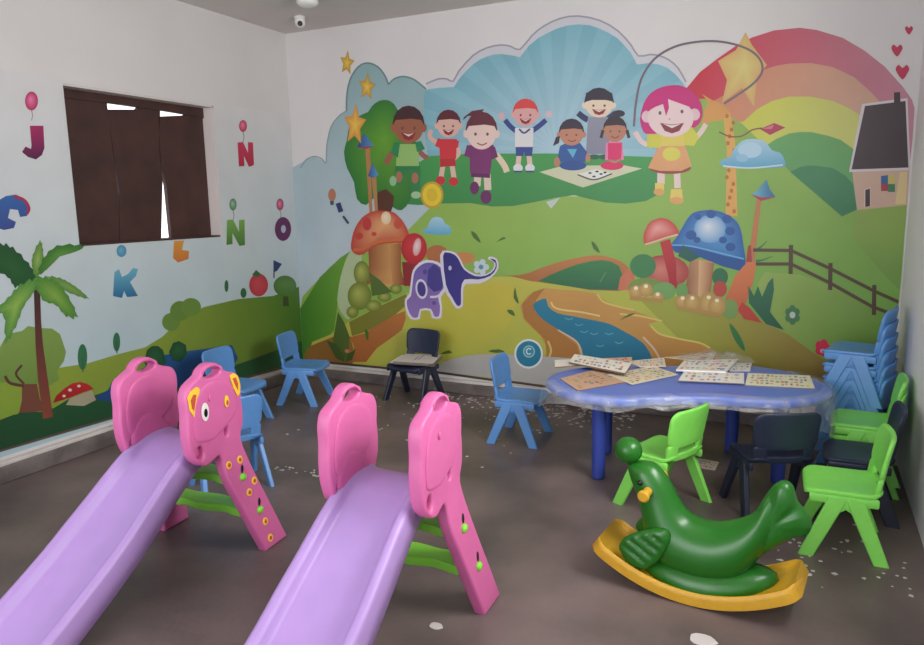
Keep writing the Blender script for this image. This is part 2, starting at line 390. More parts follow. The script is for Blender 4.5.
for i, (x, y, rx, ry, r) in enumerate(((347, 63, 7.5, 13, 8), (367, 87, 9, 14.5, 6), (355, 125, 11.5, 22, 4))):
    B.begin('star'); B.star(x, y, rx, ry, (196, 152, 62) if i < 2 else (224, 150, 70), (246, 206, 84), r)
# children on the meadow
def smile(x, y, w, h, col=(150, 40, 46)):
    B.poly([(x-w, y-h*.5), (x, y-h*.3), (x+w, y-h*.5), (x+w*.6, y+h*.5), (x, y+h*.8), (x-w*.6, y+h*.5)], col); B.poly([(x-w*.75, y-h*.4), (x, y-h*.2), (x+w*.75, y-h*.4), (x, y+h*.15)], (240, 226, 222))
def head(x, y, rx, ry, skin, hair, top, side=.25, mouth=True):
    B.ell(x-rx, y+ry*.1, rx*.22, ry*.25, skin); B.ell(x+rx, y+ry*.1, rx*.22, ry*.25, skin)
    B.ell(x, y, rx, ry, skin, n=28)
    P = [(x-rx*1.03, y-ry*.05)]
    for k in range(9):
        a = math.radians(180+22.5*k); P.append((x+rx*1.06*math.cos(a), y-ry*.12+(ry*.88+top)*math.sin(a)))
    P += [(x+rx*1.03, y-ry*.05), (x+rx*.85, y-ry*.34), (x+rx*.2, y-ry*.42), (x-rx*.85, y-ry*.34)]
    B.poly(P, hair)
    for sx in (-.4, .4): B.ell(x+sx*rx, y+ry*.12, max(.9, rx*.09), max(1.1, ry*.1), (110, 80, 76), n=8)
    if mouth: smile(x, y+ry*.55, rx*.5, ry*.35)
B.begin('printed_child', 'dark skinned boy in green shirt and trousers')
B.line([(398, 148), (390, 156), (386, 164)], 6, (160, 100, 76)); B.line([(418, 150), (424, 156), (428, 158)], 5, (160, 100, 76))
B.poly([(396, 162), (419, 162), (421, 172), (395, 172)], (44, 128, 72)); B.poly([(395, 170), (407, 170), (402, 186), (394, 184)], (54, 132, 74)); B.poly([(408, 170), (421, 170), (420, 190), (412, 194)], (54, 132, 74))
B.ell(399, 177, 3.4, 5.5, (176, 118, 90)); B.ell(415, 178, 3.4, 5.5, (176, 118, 90)); B.ell(393, 181, 3.5, 5, (150, 196, 150)); B.ell(416, 195, 5, 3.6, (170, 206, 160))
B.poly([(397, 144), (418, 144), (419, 166), (396, 166)], (156, 198, 114)); B.poly([(391, 153), (394, 142), (400, 143), (398, 158)], (40, 138, 84)); B.poly([(415, 142), (421, 141), (425, 149), (417, 152)], (40, 138, 84))
head(408.5, 126, 15, 17.5, (166, 98, 72), (70, 34, 38), 3)
B.begin('printed_child', 'boy in red shirt and shorts, one hand raised')
B.line([(437, 143), (430, 137), (431, 130)], 4.5, (226, 180, 166)); B.line([(456, 144), (459, 153), (454, 159)], 4, (226, 190, 170))
B.line([(443, 165), (441, 178)], 5, (228, 190, 172)); B.line([(452, 165), (454, 178)], 5, (228, 190, 172))
B.ell(440.5, 180.5, 4.8, 4.4, (204, 46, 56)); B.ell(453.5, 181.5, 4.8, 4.4, (204, 46, 56)); B.poly([(440, 157), (455, 157), (456, 166), (440, 167)], (190, 40, 50))
B.poly([(439, 139), (457, 139), (456, 159), (440, 159)], (212, 50, 60)); B.poly([(435, 146), (438, 138), (443, 140), (440, 148)], (212, 50, 60)); B.poly([(454, 139), (459, 141), (458, 148), (454, 147)], (212, 50, 60))
head(448.5, 124.5, 11.5, 13, (230, 184, 170), (96, 30, 42), 2)
B.begin('printed_child', 'boy in purple shirt with spiky brown hair')
B.line([(496, 154), (504, 165), (507, 172)], 6, (232, 210, 184)); B.line([(478, 174), (477, 186)], 7, (228, 206, 186)); B.line([(487, 174), (488, 190)], 7, (228, 206, 186))
B.ell(474.5, 188, 4.6, 6.5, (108, 34, 96)); B.ell(486, 197, 5.6, 7, (108, 34, 96)); B.poly([(471, 170), (490, 170), (490, 178), (471, 177)], (100, 32, 92))
B.poly([(469, 145), (494, 145), (490, 174), (470, 173)], (126, 46, 110)); B.poly([(464, 156), (467, 145), (474, 146), (471, 158)], (126, 46, 110)); B.poly([(489, 145), (495, 147), (498, 157), (491, 160)], (118, 40, 102))
head(481.5, 132, 15, 17.5, (238, 208, 198), (104, 40, 54), 3, mouth=False); B.line([(477, 143), (482, 145), (487, 143)], 1.2, (150, 80, 80))
B.poly([(464, 117), (472, 111), (484, 109), (480, 116), (468, 116), (463, 120)], (104, 40, 54))
B.begin('printed_child', 'red haired boy cheering with both arms up')
B.line([(516, 131), (510, 126), (505, 120)], 5, (52, 66, 140)); B.line([(532, 131), (539, 126), (546, 120)], 5, (52, 66, 140)); B.ell(501.5, 116, 3, 3.6, (226, 180, 182)); B.ell(549, 114, 3, 3.6, (226, 190, 196))
B.line([(519, 155), (518, 166)], 5, (230, 196, 180)); B.line([(529, 155), (530, 166)], 5, (230, 196, 180)); B.ell(518, 168, 4.8, 4.2, (226, 228, 232)); B.ell(530, 168, 4.8, 4.2, (226, 228, 232)); B.line([(514, 171.5), (522, 171.5)], 1.6, (50, 60, 120)); B.line([(526, 171.5), (534, 171.5)], 1.6, (50, 60, 120))
B.poly([(515.5, 146), (533, 146), (532, 156), (525, 156), (524, 152), (523, 156), (516, 156)], (50, 74, 146)); B.poly([(515, 128), (533.5, 128), (533, 147), (515, 147)], (230, 226, 226)); B.line([(519, 129), (524, 133), (530, 129)], 1.8, (60, 70, 140))
head(525.5, 113.5, 12, 13, (232, 172, 170), (226, 70, 70), 2)
B.begin('printed_child', 'black haired figure in grey dress with raised arms')
B.line([(588, 120), (583, 117), (578, 113)], 6, (48, 48, 96)); B.line([(608, 119), (612, 116), (616, 113)], 6, (48, 48, 96))
B.poly([(588, 117), (608, 117), (610, 154), (586, 154)], (150, 150, 168), (136, 136, 156)); B.ell(594, 157, 6, 2.6, (36, 96, 66)); B.ell(604, 157, 5, 2.6, (36, 96, 66))
head(599, 104, 14, 13.5, (238, 216, 190), (50, 40, 58), 3); B.poly([(585, 102), (586, 93), (599, 88), (612, 93), (614, 102), (606, 100), (592, 100)], (50, 40, 58))
B.begin('picnic_blanket'); B.poly([(539.5, 172), (562, 166), (622, 165), (642, 168.5), (583, 187.5)], (212, 212, 180)); B.poly([(578, 174), (596, 169), (612, 173.5), (594, 179.5)], (232, 234, 228)); B.line([(577.5, 174.7), (594, 179.7), (612, 173.7)], 1.3, (70, 70, 70))
for x, y in ((590, 173), (597, 171.5), (601, 174), (594, 176.5), (605, 172.5)): B.ell(x, y, 1.8, 1, (60, 70, 66), n=8)
B.begin('printed_child', 'girl in blue dress kneeling on the blanket')
B.poly([(560, 146), (566, 143), (580, 143), (587, 152), (585, 162), (560, 162), (558, 156)], (46, 88, 156)); B.ell(573, 165.5, 13.5, 5, (40, 78, 150)); B.poly([(567, 149), (577, 149), (573, 158)], (96, 180, 210)); B.ell(557, 162, 3, 5, (190, 130, 104)); B.ell(588, 158, 2.5, 4, (190, 130, 104))
head(571.5, 133.5, 12, 12, (196, 134, 108), (52, 40, 58), 3, mouth=False); B.poly([(560, 136), (556, 137), (553, 146), (559, 143)], (52, 40, 58)); B.line([(568, 140), (572, 141.5), (576, 140)], 1, (140, 60, 60))
B.begin('printed_child', 'girl in pink dress kneeling on the blanket')
B.poly([(606, 143), (612, 141), (622, 142), (624, 160), (605, 160)], (230, 130, 170)); B.poly([(608, 143), (622, 143), (621, 160), (608, 160)], (220, 42, 106)); B.ell(612, 165.5, 11.5, 4.6, (216, 38, 98)); B.line([(609, 160), (615, 162), (621, 159)], 2, (190, 130, 110))
head(615, 130, 11.2, 12, (190, 130, 104), (46, 34, 44), 2, mouth=False); B.ell(619, 113.5, 6, 3.4, (46, 38, 60)); B.line([(627, 130), (629, 138)], 3, (60, 40, 46)); B.line([(603, 130), (601, 138)], 3, (60, 40, 46)); B.line([(611, 136), (615, 138), (619, 136)], 1, (140, 60, 60))
B.begin('giraffe', 'spotted giraffe neck')
B.poly([(722.5, 112), (730, 112), (735, 140), (737.5, 216), (725.5, 216), (727, 150)], (228, 172, 88)); B.poly([(704, 112), (708, 102), (702, 94), (712, 100), (722, 104), (730, 112), (722, 120), (710, 122), (702, 126)], (220, 160, 84))
for k in range(15): B.ell(727+((k*7) % 9)*.9, 116+k*6.8, 1.9, 2.3, (190, 116, 50), n=7)
B.begin('big_star'); B.fan([(745.6, 32), (752, 45), (767, 65), (757, 77), (754, 107), (742, 88), (722, 103), (727, 80), (718, 61), (736, 50)], (744, 66), (226, 214, 132), (220, 178, 110))
B.begin('girl_with_rope', 'pink haired girl in yellow and orange dress with skipping rope')
B.line([(633.8, 126.4), (636, 102.5), (641.4, 78.6), (654.4, 59), (674, 47), (695.7, 42), (717, 41.3), (737, 45), (752, 51.5), (760.8, 61), (762, 72), (754, 83), (739, 94), (724, 103.6)], 2.2, (122, 106, 118))
B.line([(652, 146), (642, 142), (635, 132)], 5, (236, 208, 204)); B.line([(694, 140), (701, 132), (706, 124)], 5, (236, 208, 204))
B.poly([(674, 85), (682, 86), (690, 90), (698, 98), (702, 106), (702.5, 116), (699, 124), (692, 129), (680, 132), (660, 133), (650, 134.5), (643.5, 132), (640, 120), (642.5, 107), (646, 99), (652, 92), (662, 87)], (206, 34, 124), sm=2)
B.line([(661, 170), (661, 184)], 7.5, (236, 210, 204)); B.line([(677, 170), (677.5, 188)], 6.5, (236, 210, 204))
B.poly([(655, 183), (664, 183), (664, 192), (655, 192)], (230, 208, 104)); B.ell(659, 192, 5.4, 3.4, (226, 164, 96)); B.poly([(671, 189), (682, 189), (683, 200), (670, 200)], (230, 208, 104)); B.ell(676.5, 200.5, 7, 3.6, (226, 164, 96))
B.ell(670, 168, 21, 6, (150, 64, 60)); B.poly([(660, 142), (684, 142), (692, 166), (681, 171), (660, 171), (648, 168)], (224, 164, 112)); B.poly([(660, 134), (684, 134), (684, 146), (660, 146)], (226, 206, 96)); B.ell(671.5, 154, 9, 7, (220, 212, 90))
B.poly([(647, 134), (661, 134), (661, 148), (647, 147.5)], (212, 208, 78)); B.poly([(684, 131), (692, 127), (699, 137), (694, 146), (684, 145)], (212, 208, 78))
B.ell(647, 116.6, 5.4, 6, (232, 200, 204)); B.ell(694.6, 114.5, 5.4, 6, (232, 200, 204)); B.ell(670.7, 118, 23, 19, (240, 212, 212), n=28)
B.poly([(647, 112), (650, 100), (660, 93), (676, 92), (690, 97), (696, 108), (690, 107), (676, 102), (668, 99), (669, 108), (666, 116), (663, 104), (655, 107)], (206, 34, 124))
B.ell(660, 113, 1.6, 2, (110, 90, 90), n=8); B.ell(682, 111.5, 1.6, 2, (110, 90, 90), n=8); smile(672, 127, 12, 8, (140, 54, 58)); B.ell(669.5, 119, 1.2, .8, (200, 150, 150), n=8)
B.begin('kite', 'pink printed kite'); B.line([(719, 132), (730, 136.5), (742, 136), (752, 130), (762, 128)], 1.4, (140, 84, 60)); B.poly([(760, 129), (774, 123), (785.5, 127.5), (770, 135)], (180, 56, 86)); B.poly([(762, 129), (774, 124.5), (772, 129)], (216, 120, 140))
def cloud(x0, x1, y0, y1):
    w, h = x1-x0, y1-y0; B.poly([(x0, y1-h*.08), (x0+w*.04, y0+h*.72), (x0+w*.15, y0+h*.62), (x0+w*.2, y0+h*.36), (x0+w*.34, y0+h*.06), (x0+w*.5, y0), (x0+w*.68, y0+h*.08), (x0+w*.8, y0+h*.4), (x0+w*.93, y0+h*.5), (x1, y0+h*.8), (x0+w*.97, y1), (x0+w*.5, y1+h*.04)], (176, 212, 232), (92, 172, 206), sm=3)
B.begin('small_cloud'); cloud(721, 785, 139, 167); B.line([(723, 166), (750, 168), (783, 165)], 1.6, (206, 226, 236)); B.ell(750, 150, 12, 8, (184, 216, 234)); B.ell(742, 158, 6, 4, (150, 200, 226))
B.begin('small_cloud'); cloud(423, 451, 217, 234)
B.begin('coin', 'yellow round medal'); B.ell(432, 195, 11.5, 13.5, (206, 168, 40)); B.ell(432, 195, 9.4, 11.2, (238, 208, 56)); B.ell(432, 195, 5.5, 6.6, (226, 190, 44))
B.begin('hot_air_balloon'); B.ell(332, 195, 3.8, 6.5, (190, 124, 92)); B.poly([(330, 201), (334, 201), (333.5, 205), (330.5, 205)], (70, 80, 90)); B.line([(338, 203), (341, 212)], 5, (52, 58, 110)); B.line([(343, 216), (348.5, 223.5)], 2.4, (60, 80, 100))
B.begin('house', 'cottage with dark roof and pink walls')
B.poly([(852, 170), (909.5, 168), (907, 205), (857, 210)], (212, 178, 158)); B.poly([(862, 104), (892, 100), (907.5, 98), (910.5, 170), (849, 172)], (222, 214, 216)); B.poly([(865, 106), (893, 102.5), (905.5, 101), (908.5, 167.5), (851.5, 169.5)], (74, 60, 66), (66, 52, 58)); B.poly([(894, 92.5), (900, 92), (900.5, 103), (894, 104)], (70, 54, 58))
B.poly([(864, 189), (871, 187), (871, 206), (864, 207.5)], (222, 200, 186)); B.poly([(865.3, 190), (870, 188.5), (870, 206), (865.3, 207)], (64, 46, 58)); B.poly([(881, 176), (888, 175), (888, 184), (881, 184)], (60, 100, 160)); B.poly([(888, 175), (895, 175), (895, 184), (888, 184)], (206, 196, 110)); B.poly([(881, 184), (888, 184), (888, 191), (881, 191)], (170, 66, 80)); B.poly([(888, 184), (895, 184), (895, 192), (888, 192)], (60, 130, 90))
B.poly([(900, 172), (907, 172), (906, 204), (895, 204)], (226, 204, 146))
for x, y, r in ((909, 30, 4), (897, 50, 5.6), (902.5, 71.5, 6.8)):
    B.begin('heart'); B.poly([(x, y+r*1.2), (x-r*.8, y+r*.2), (x-r, y-r*.5), (x-r*.55, y-r), (x, y-r*.5), (x+r*.6, y-r), (x+r, y-r*.4), (x+r*.7, y+r*.3)], (204, 58, 92), sm=2)
# lower landscape
B.begin('meadow_and_path', 'yellow-green ground with orange paths')
B.poly([(308, 360), (312, 342), (332, 334), (349, 321.5), (375, 308), (407, 293), (440, 287), (470, 279), (502, 276.5), (530, 278), (560, 284), (600, 289), (640, 286), (700, 292), (742, 306), (763, 321.7), (789, 334.7), (815, 354), (850, 378), (850, 392), (700, 384), (560, 388), (504, 381), (440, 371.5)], (204, 192, 84), (176, 188, 74), ((450, 280), (480, 370)))
B.poly([(403, 300), (430, 296), (455, 295), (480, 286), (510, 284), (516, 300), (505, 330), (470, 352), (440, 366), (400, 366), (404, 340)], (206, 190, 70), (184, 192, 80), ((470, 290), (450, 360)), sm=2)
B.poly([(295, 359), (308, 347), (335, 336), (350, 336), (356, 358), (352, 364)], (154, 108, 50)); B.poly([(352, 362), (354, 347), (350, 337), (366, 333), (380, 322), (394, 315), (405, 311), (406, 318), (402, 330), (390, 339), (377, 348), (366, 362)], (190, 118, 58), (176, 104, 52))
B.poly([(349, 322), (376, 308), (406, 294), (409, 303), (396, 314), (366, 332), (352, 336)], (132, 130, 48))
B.poly([(640, 300), (680, 296), (742, 306), (763, 322), (789, 335), (815, 354), (850, 378), (850, 392), (760, 380), (700, 360)], (164, 170, 64), (152, 118, 60), ((700, 320), (830, 370)))
B.begin('brown_hill', 'brown hill arch over dark bushes'); B.poly([(498, 273), (510, 275.5), (520, 275), (530, 272.5), (539.5, 268.5), (551, 264.5), (563, 261), (576, 258), (587, 256), (596, 255), (604.6, 256), (614, 258.5), (622, 262), (628, 267), (633, 274), (636, 288), (618, 291), (590, 290), (560, 285), (530, 281)], (196, 128, 72), (166, 102, 58)); B.poly([(538, 281), (550, 275), (563, 269.5), (578, 264), (591.6, 261), (602, 260), (611, 261.5), (619, 266), (623, 276), (619, 290), (590, 289.5), (560, 285)], (58, 132, 74), (40, 106, 72)); B.line([(600, 282), (606, 272)], 1.2, (90, 150, 90)); B.poly([(618, 290), (620, 278), (628, 268), (634, 274), (637, 290)], (206, 116, 84))
B.begin('river', 'teal river between sandy banks')
B.poly([(546, 288), (560, 289.5), (578, 290.5), (596, 293.5), (606, 301), (618, 306.5), (635, 311), (661, 320.6), (648, 324), (654, 331), (668, 337), (689, 341), (709, 346), (722, 358), (722, 376), (540, 366), (548, 350), (541, 336), (524, 320), (520, 306), (528, 295)], (206, 156, 84), (192, 138, 66))
B.poly([(524, 318), (522, 304), (533, 292), (545, 288), (536, 300), (535, 312), (560, 332), (577, 345), (581, 368), (548, 368), (545, 340)], (180, 122, 58))
B.poly([(533, 305), (538, 301), (546, 298.5), (548, 306), (557, 313), (572, 316), (587, 319), (600, 321.5), (611, 324.5), (626, 332.5), (643.7, 343.5), (653, 360), (656, 372), (584, 372), (583, 356), (578.6, 343), (557, 329), (543, 319.5), (536, 312)], (34, 130, 160), (28, 116, 150), sm=2)
B.line([(551, 302), (554, 307), (563, 310), (580, 312), (600, 316)], 1.8, (234, 206, 126)); B.line([(643, 337), (654, 349), (661, 362), (663, 372)], 2, (226, 196, 170)); B.line([(558, 330), (577, 342), (582, 356)], 1.5, (224, 196, 172)); B.line([(597, 294), (604, 302), (620, 307), (634, 310)], 1.8, (222, 200, 100)); B.line([(620, 314), (640, 316), (662, 321)], 1.8, (222, 200, 100)); B.line([(651, 326), (660, 334), (680, 339), (700, 343), (710, 348)], 1.8, (226, 206, 110)); B.line([(548, 341), (551, 350), (549, 358)], 2, (214, 196, 110))
for x, y in ((565, 318), (575, 324), (590, 333), (605, 333), (615, 342), (596, 345), (580, 331)): B.line([(x, y), (x+4, y+1.5), (x+8, y)], 1, (96, 172, 190))
B.begin('red_mushroom', 'large red mushroom with pale spots and tan stem')
B.poly([(368, 245), (401, 243), (401, 270), (405, 285), (385, 287), (376, 280), (366, 286), (369, 265)], (150, 78, 46), (226, 172, 104), ((368, 260), (389, 262))); B.poly([(388, 245), (401, 243), (401, 270), (405, 285), (393, 286)], (214, 156, 92), (138, 66, 40), ((388, 262), (404, 262)))
B.fan([(351, 248.6), (352, 238), (355, 228), (361.7, 218), (369, 213), (377, 210.6), (392, 211.7), (398, 216), (404, 223), (409, 234), (407, 242), (395, 243), (377, 245), (364, 254), (356, 254.5)], (385, 224), (236, 176, 120), (196, 64, 52), 2)
B.line([(353, 250), (362, 249), (378, 242), (405, 239)], 3, (214, 112, 66), 4); B.ell(367, 224, 4.5, 6.5, (198, 60, 62)); B.ell(398, 224, 4, 5, (206, 84, 66)); B.ell(359, 236, 4, 3.6, (200, 66, 56)); B.ell(374, 234, 2.6, 2.2, (206, 76, 60)); B.ell(386, 218, 5, 6.5, (240, 206, 160), cin=(248, 232, 206))
B.begin('red_mushroom', 'smaller red egg-shaped mushroom'); B.poly([(402, 262), (418, 262), (420, 286), (404, 286)], (148, 40, 44)); B.ell(414, 248.5, 13, 15.5, (190, 38, 50), cin=(214, 60, 66)); B.ell(417, 247, 4, 9, (226, 160, 160), 10, (246, 226, 226)); B.ell(437, 254, 11, 9, (184, 112, 66)); B.ell(463, 258, 12, 6, (206, 140, 80))
B.begin('bush', 'yellow-green round bushes')
for x, y, rx, ry in ((361.7, 273, 8, 12), (359.5, 296, 12, 14), (352.5, 312, 6, 6), (373.6, 306, 8, 6), (384.5, 297, 7, 5), (396, 289, 6, 5)): B.ell(x, y, rx, ry, (112, 128, 46), cin=(186, 188, 96))
B.poly([(369, 272), (380, 280), (392, 292), (384, 294), (372, 296)], (88, 112, 48))
B.begin('spiky_plant'); B.poly([(338, 312), (344, 322), (349, 335), (349, 352), (344, 362), (338, 358), (333, 340)], (84, 108, 46)); B.poly([(326, 340), (336, 344), (344, 356), (344, 362), (336, 358)], (72, 96, 42)); B.poly([(356, 349), (352, 360), (345, 362), (348, 354)], (66, 92, 42)); B.ell(347, 351, 2.4, 2, (220, 120, 90), n=8)
B.begin('elephant', 'lilac elephant'); B.poly([(411, 280), (413, 270), (419, 263), (427, 260), (438, 262), (445, 269), (448, 280), (446, 290), (441, 297), (442, 306), (441, 318), (432, 318), (430, 311), (421, 311), (420, 319), (410.5, 319), (405.5, 309), (405, 299), (409, 294)], (232, 226, 238), sm=2)
B.poly([(413, 280), (415, 271), (421, 265), (428, 262.5), (437, 264.5), (443, 271), (445.5, 281), (443, 289), (438, 296), (440, 306), (439, 316), (434, 316), (431, 309), (420, 309), (418, 317), (412, 317), (407.5, 308), (407, 300), (411, 296)], (112, 96, 176), (156, 122, 188), sm=2)
B.poly([(428, 270), (434, 264), (442, 271), (445, 281), (441, 290), (434, 292), (427, 285)], (74, 62, 142)); B.ell(421.5, 289, 6, 10, (228, 220, 236), -8); B.ell(421.5, 289, 4.2, 7.6, (78, 62, 142), -8); B.line([(443, 277), (446, 288), (438, 296), (430, 297)], 2.2, (228, 220, 236)); B.ell(425, 272, 2, 2.6, (86, 72, 150)); B.ell(434, 303, 2, 2, (110, 84, 160))
B.begin('elephant', 'navy elephant with raised trunk holding a flower'); B.poly([(440, 255), (447, 250.5), (456, 253), (461, 260), (465, 268), (475, 274), (486, 274), (493, 269), (494, 262), (488, 259), (490, 256.5), (497, 259), (498.5, 268), (492, 277), (480, 283.5), (466, 284), (463, 292), (463, 306), (456, 308.5), (450, 299), (443.5, 287)], (226, 220, 234), sm=2)
B.poly([(443, 256), (447.5, 252.5), (455, 255), (459.5, 261), (464, 269.5), (475, 276), (486, 275.5), (494, 270), (495.5, 263), (490, 258.8), (495.5, 260), (496.5, 268), (490, 276), (478, 279.5), (464.5, 279.5), (461, 290), (461, 304), (457, 305.5), (452, 297), (446, 285)], (50, 42, 126), (66, 56, 142), sm=2); B.ell(450, 268, 1.6, 2.4, (200, 200, 230))
for k in range(5):
    a = math.radians(72*k); B.ell(481+5*math.cos(a), 267+5*math.sin(a), 3.2, 3.2, (206, 220, 226), n=10)
B.ell(481, 267, 2.4, 2.4, (90, 150, 170), n=8)
B.begin('blue_mushroom', 'large blue spotted mushroom with tan stem')
B.poly([(690, 258), (714, 262), (711, 290), (708, 298), (687, 294), (686, 285)], (150, 96, 62), (224, 182, 134), ((687, 280), (699, 280))); B.poly([(699, 260), (714, 263), (711, 290), (708, 298), (698, 296)], (222, 178, 130), (160, 104, 66), ((700, 280), (712, 281)))
B.fan([(670.7, 246), (676, 238), (682.6, 227), (688, 218), (693.5, 212.7), (702, 210.6), (711, 210.2), (720, 211.5), (728, 215), (735, 220), (739, 225), (742, 235), (743.4, 245), (745, 255), (745.6, 262), (744, 268), (741, 271), (731, 268.5), (721.7, 266), (700, 257), (687, 253.5), (676, 252.5)], (711, 230), (92, 164, 220), (36, 98, 172), 2)
B.poly([(671, 246), (676, 244), (700, 249), (725, 256), (745, 260), (745, 268), (741, 271), (721.7, 266), (700, 257), (676, 252.5)], (26, 84, 156)); B.line([(672, 245), (690, 246), (712, 251), (744, 259)], 1.4, (110, 180, 226))
B.ell(710, 229, 16, 14, (112, 166, 214), cin=(226, 234, 240))
for x, y, r in ((691, 235, 5.5), (730, 231, 5), (723, 240, 4), (730.5, 247, 5), (727, 219, 5), (711, 214, 5), (697, 240, 3.6), (698, 217, 3.4)): B.ell(x, y, r, r*.85, (34, 88, 160))
B.begin('red_mushroom', 'slim red mushroom beside the blue one')
B.ell(664, 272, 25, 17, (172, 62, 58), cin=(214, 128, 112)); B.poly([(660, 242), (670, 239), (676, 262), (677, 289), (671, 291), (668, 275)], (196, 40, 50), (166, 32, 44)); B.fan([(644.6, 244.5), (643.5, 236), (645.7, 229), (650, 222), (656.6, 219), (662, 218), (668, 219.5), (673, 223), (677, 228), (678.5, 235), (663, 239), (650, 244)], (657, 228), (238, 170, 160), (204, 58, 52), 2); B.line([(645, 244.5), (655, 241.5), (665, 238), (678, 234.5)], 1.8, (236, 190, 160)); B.poly([(683, 245), (700, 257), (690, 262), (678, 256)], (26, 96, 84))
B.begin('rock', 'orange rocks and tan bumps')
B.ell(643, 266, 13, 12, (58, 130, 76)); B.poly([(624, 290), (626, 272), (634, 282), (640, 292)], (208, 120, 86)); B.poly([(725, 300), (735, 276), (748, 261), (756.5, 262), (753, 283), (746, 303), (740, 314)], (220, 128, 74), (200, 100, 58)); B.poly([(738, 310), (742, 302), (750, 308), (762, 323), (744, 319)], (196, 62, 48)); B.ell(720, 277, 8, 9, (44, 112, 76)); B.ell(720, 289, 7, 8, (186, 68, 54))
B.ell(646, 287, 18, 9, (120, 152, 70)); B.ell(664, 291, 12, 9, (116, 166, 92)); B.ell(682, 291, 6, 8, (110, 160, 88)); B.ell(730, 309, 8, 10, (122, 160, 84))
for x, y, rx, ry in ((636, 292, 7, 7), (646, 290, 7, 7), (657.7, 297, 6, 5), (682.6, 302, 7.5, 7), (692.4, 303, 9, 9), (708.7, 304, 10, 12), (717, 306, 9, 10)): B.ell(x, y, rx, ry, (182, 146, 78), cin=(214, 178, 110)); B.ell(x, y-ry*.55, 2.2, 2, (246, 232, 200), n=8)
B.poly([(630, 296), (664, 299), (662, 303), (630, 300)], (182, 146, 78)); B.poly([(677, 306), (720, 313), (719, 318), (677, 309)], (182, 146, 78))
B.begin('castle_tower', 'tower with blue cone roof on an orange pole'); B.poly([(757, 198), (761.5, 198), (754.5, 262), (748, 262), (750, 246)], (196, 126, 80)); B.poly([(748, 246), (751, 245), (752, 262), (746, 262)], (178, 62, 62)); B.poly([(751, 194.5), (760, 197), (775.5, 197.5), (761, 201)], (180, 66, 80)); B.poly([(751, 194), (757, 191), (766.5, 179.5), (770, 190), (775.5, 197), (762, 197.5)], (110, 180, 206), (44, 104, 156), ((755, 190), (773, 190)))
B.begin('grass_tuft', 'dark green grass blades'); B.poly([(749, 303), (748, 285), (754, 296), (758, 286), (762, 297), (768, 283), (773, 277.5), (774, 290), (770, 312), (784, 330), (766, 324)], (40, 112, 76), (30, 96, 66))
for q in (((756, 261), (763, 260), (773, 256)), ((758, 249), (762, 246), (767, 241))):
    B.begin('leaf'); B.line(q, 2.4, (60, 128, 66), 3, .6)
B.begin('leaf'); B.poly([(729.5, 323), (737, 331), (743, 342), (745, 351.5), (738, 345), (732, 334)], (52, 124, 66), sm=2)
for q in (((471, 231), (475, 236), (481, 243)), ((496, 242.5), (501, 239), (506, 238.5)), ((591.5, 241), (595, 247), (600, 253)), ((515, 287), (515, 296), (519, 304)), ((507, 310), (511, 312), (515, 316)), ((620, 320.5), (627, 316), (636, 313.5)), ((365, 329), (367, 334), (368, 341)), ((488, 351), (497, 351), (505, 352)), ((440, 354), (447, 352), (452, 353))):
    B.begin('leaf'); B.poly([q[0], (q[1][0]+1.5, q[1][1]-1.8), q[2], (q[1][0]-1.5, q[1][1]+1.8)], (74, 112, 42), sm=2)
B.begin('flower', 'dark green printed flower')
for k in range(6):
    a = math.radians(60*k+30); B.ell(792.5+4.6*math.cos(a), 315+6*math.sin(a), 3.4, 4, (66, 126, 74), n=10)
B.ell(792.5, 315, 3, 3.4, (206, 214, 200), n=10)
B.begin('flower', 'red printed flower')
for k in range(5):
    a = math.radians(72*k); B.ell(822.5+4*math.cos(a), 348+4.6*math.sin(a), 4, 4.4, (212, 36, 74), n=10)
B.ell(823, 351, 3, 2.4, (232, 180, 200), n=10)
B.begin('fence', 'brown rail fence')
B.line([(753, 250), (791, 250.5), (830, 268.5), (874, 291), (898.5, 302)], 3.4, (88, 70, 48), 0); B.line([(756, 264), (791, 264), (830, 283), (872, 306.5), (897, 316)], 3.4, (88, 70, 48), 0)
for x, a, b in ((791, 245, 274), (830.5, 263, 290), (874.3, 285, 315)): B.line([(x, a), (x-.4, b)], 4.2, (84, 66, 46), 0)
B.begin('grey_path', 'pale grey path at the mural foot'); B.poly([(432, 370.6), (440, 364), (452, 359), (465, 356), (477, 354.7), (489, 354), (504, 354), (520, 355), (560, 357.5), (640, 364), (700, 369), (700, 398), (620, 392), (548, 385.5), (504, 379.5)], (188, 186, 182))
B.begin('round_emblem', 'teal disc with white ring and letter C'); B.ell(528.6, 353.8, 14.4, 14.8, (226, 236, 236), n=32); B.ell(528.6, 353.8, 12.4, 12.8, (40, 128, 160), n=32); B.ell(529, 351.5, 6, 6.2, (150, 204, 214), n=20); B.ell(529, 351.5, 4.6, 4.8, (62, 142, 170), n=20)
B.line([(531, 349.6), (529, 348.4), (527, 349.6), (526.5, 351.6), (527.4, 353.6), (529.3, 354.2), (531, 353.2)], 1.2, (220, 236, 240))
B.begin('mural_bottom_edge'); B.line([(308, 360.6), (387, 368.2), (435, 372), (490, 379.6), (512, 382), (549, 387), (640, 396), (760, 412), (888, 428)], 2.2, (84, 66, 58), 0)
B.flush()

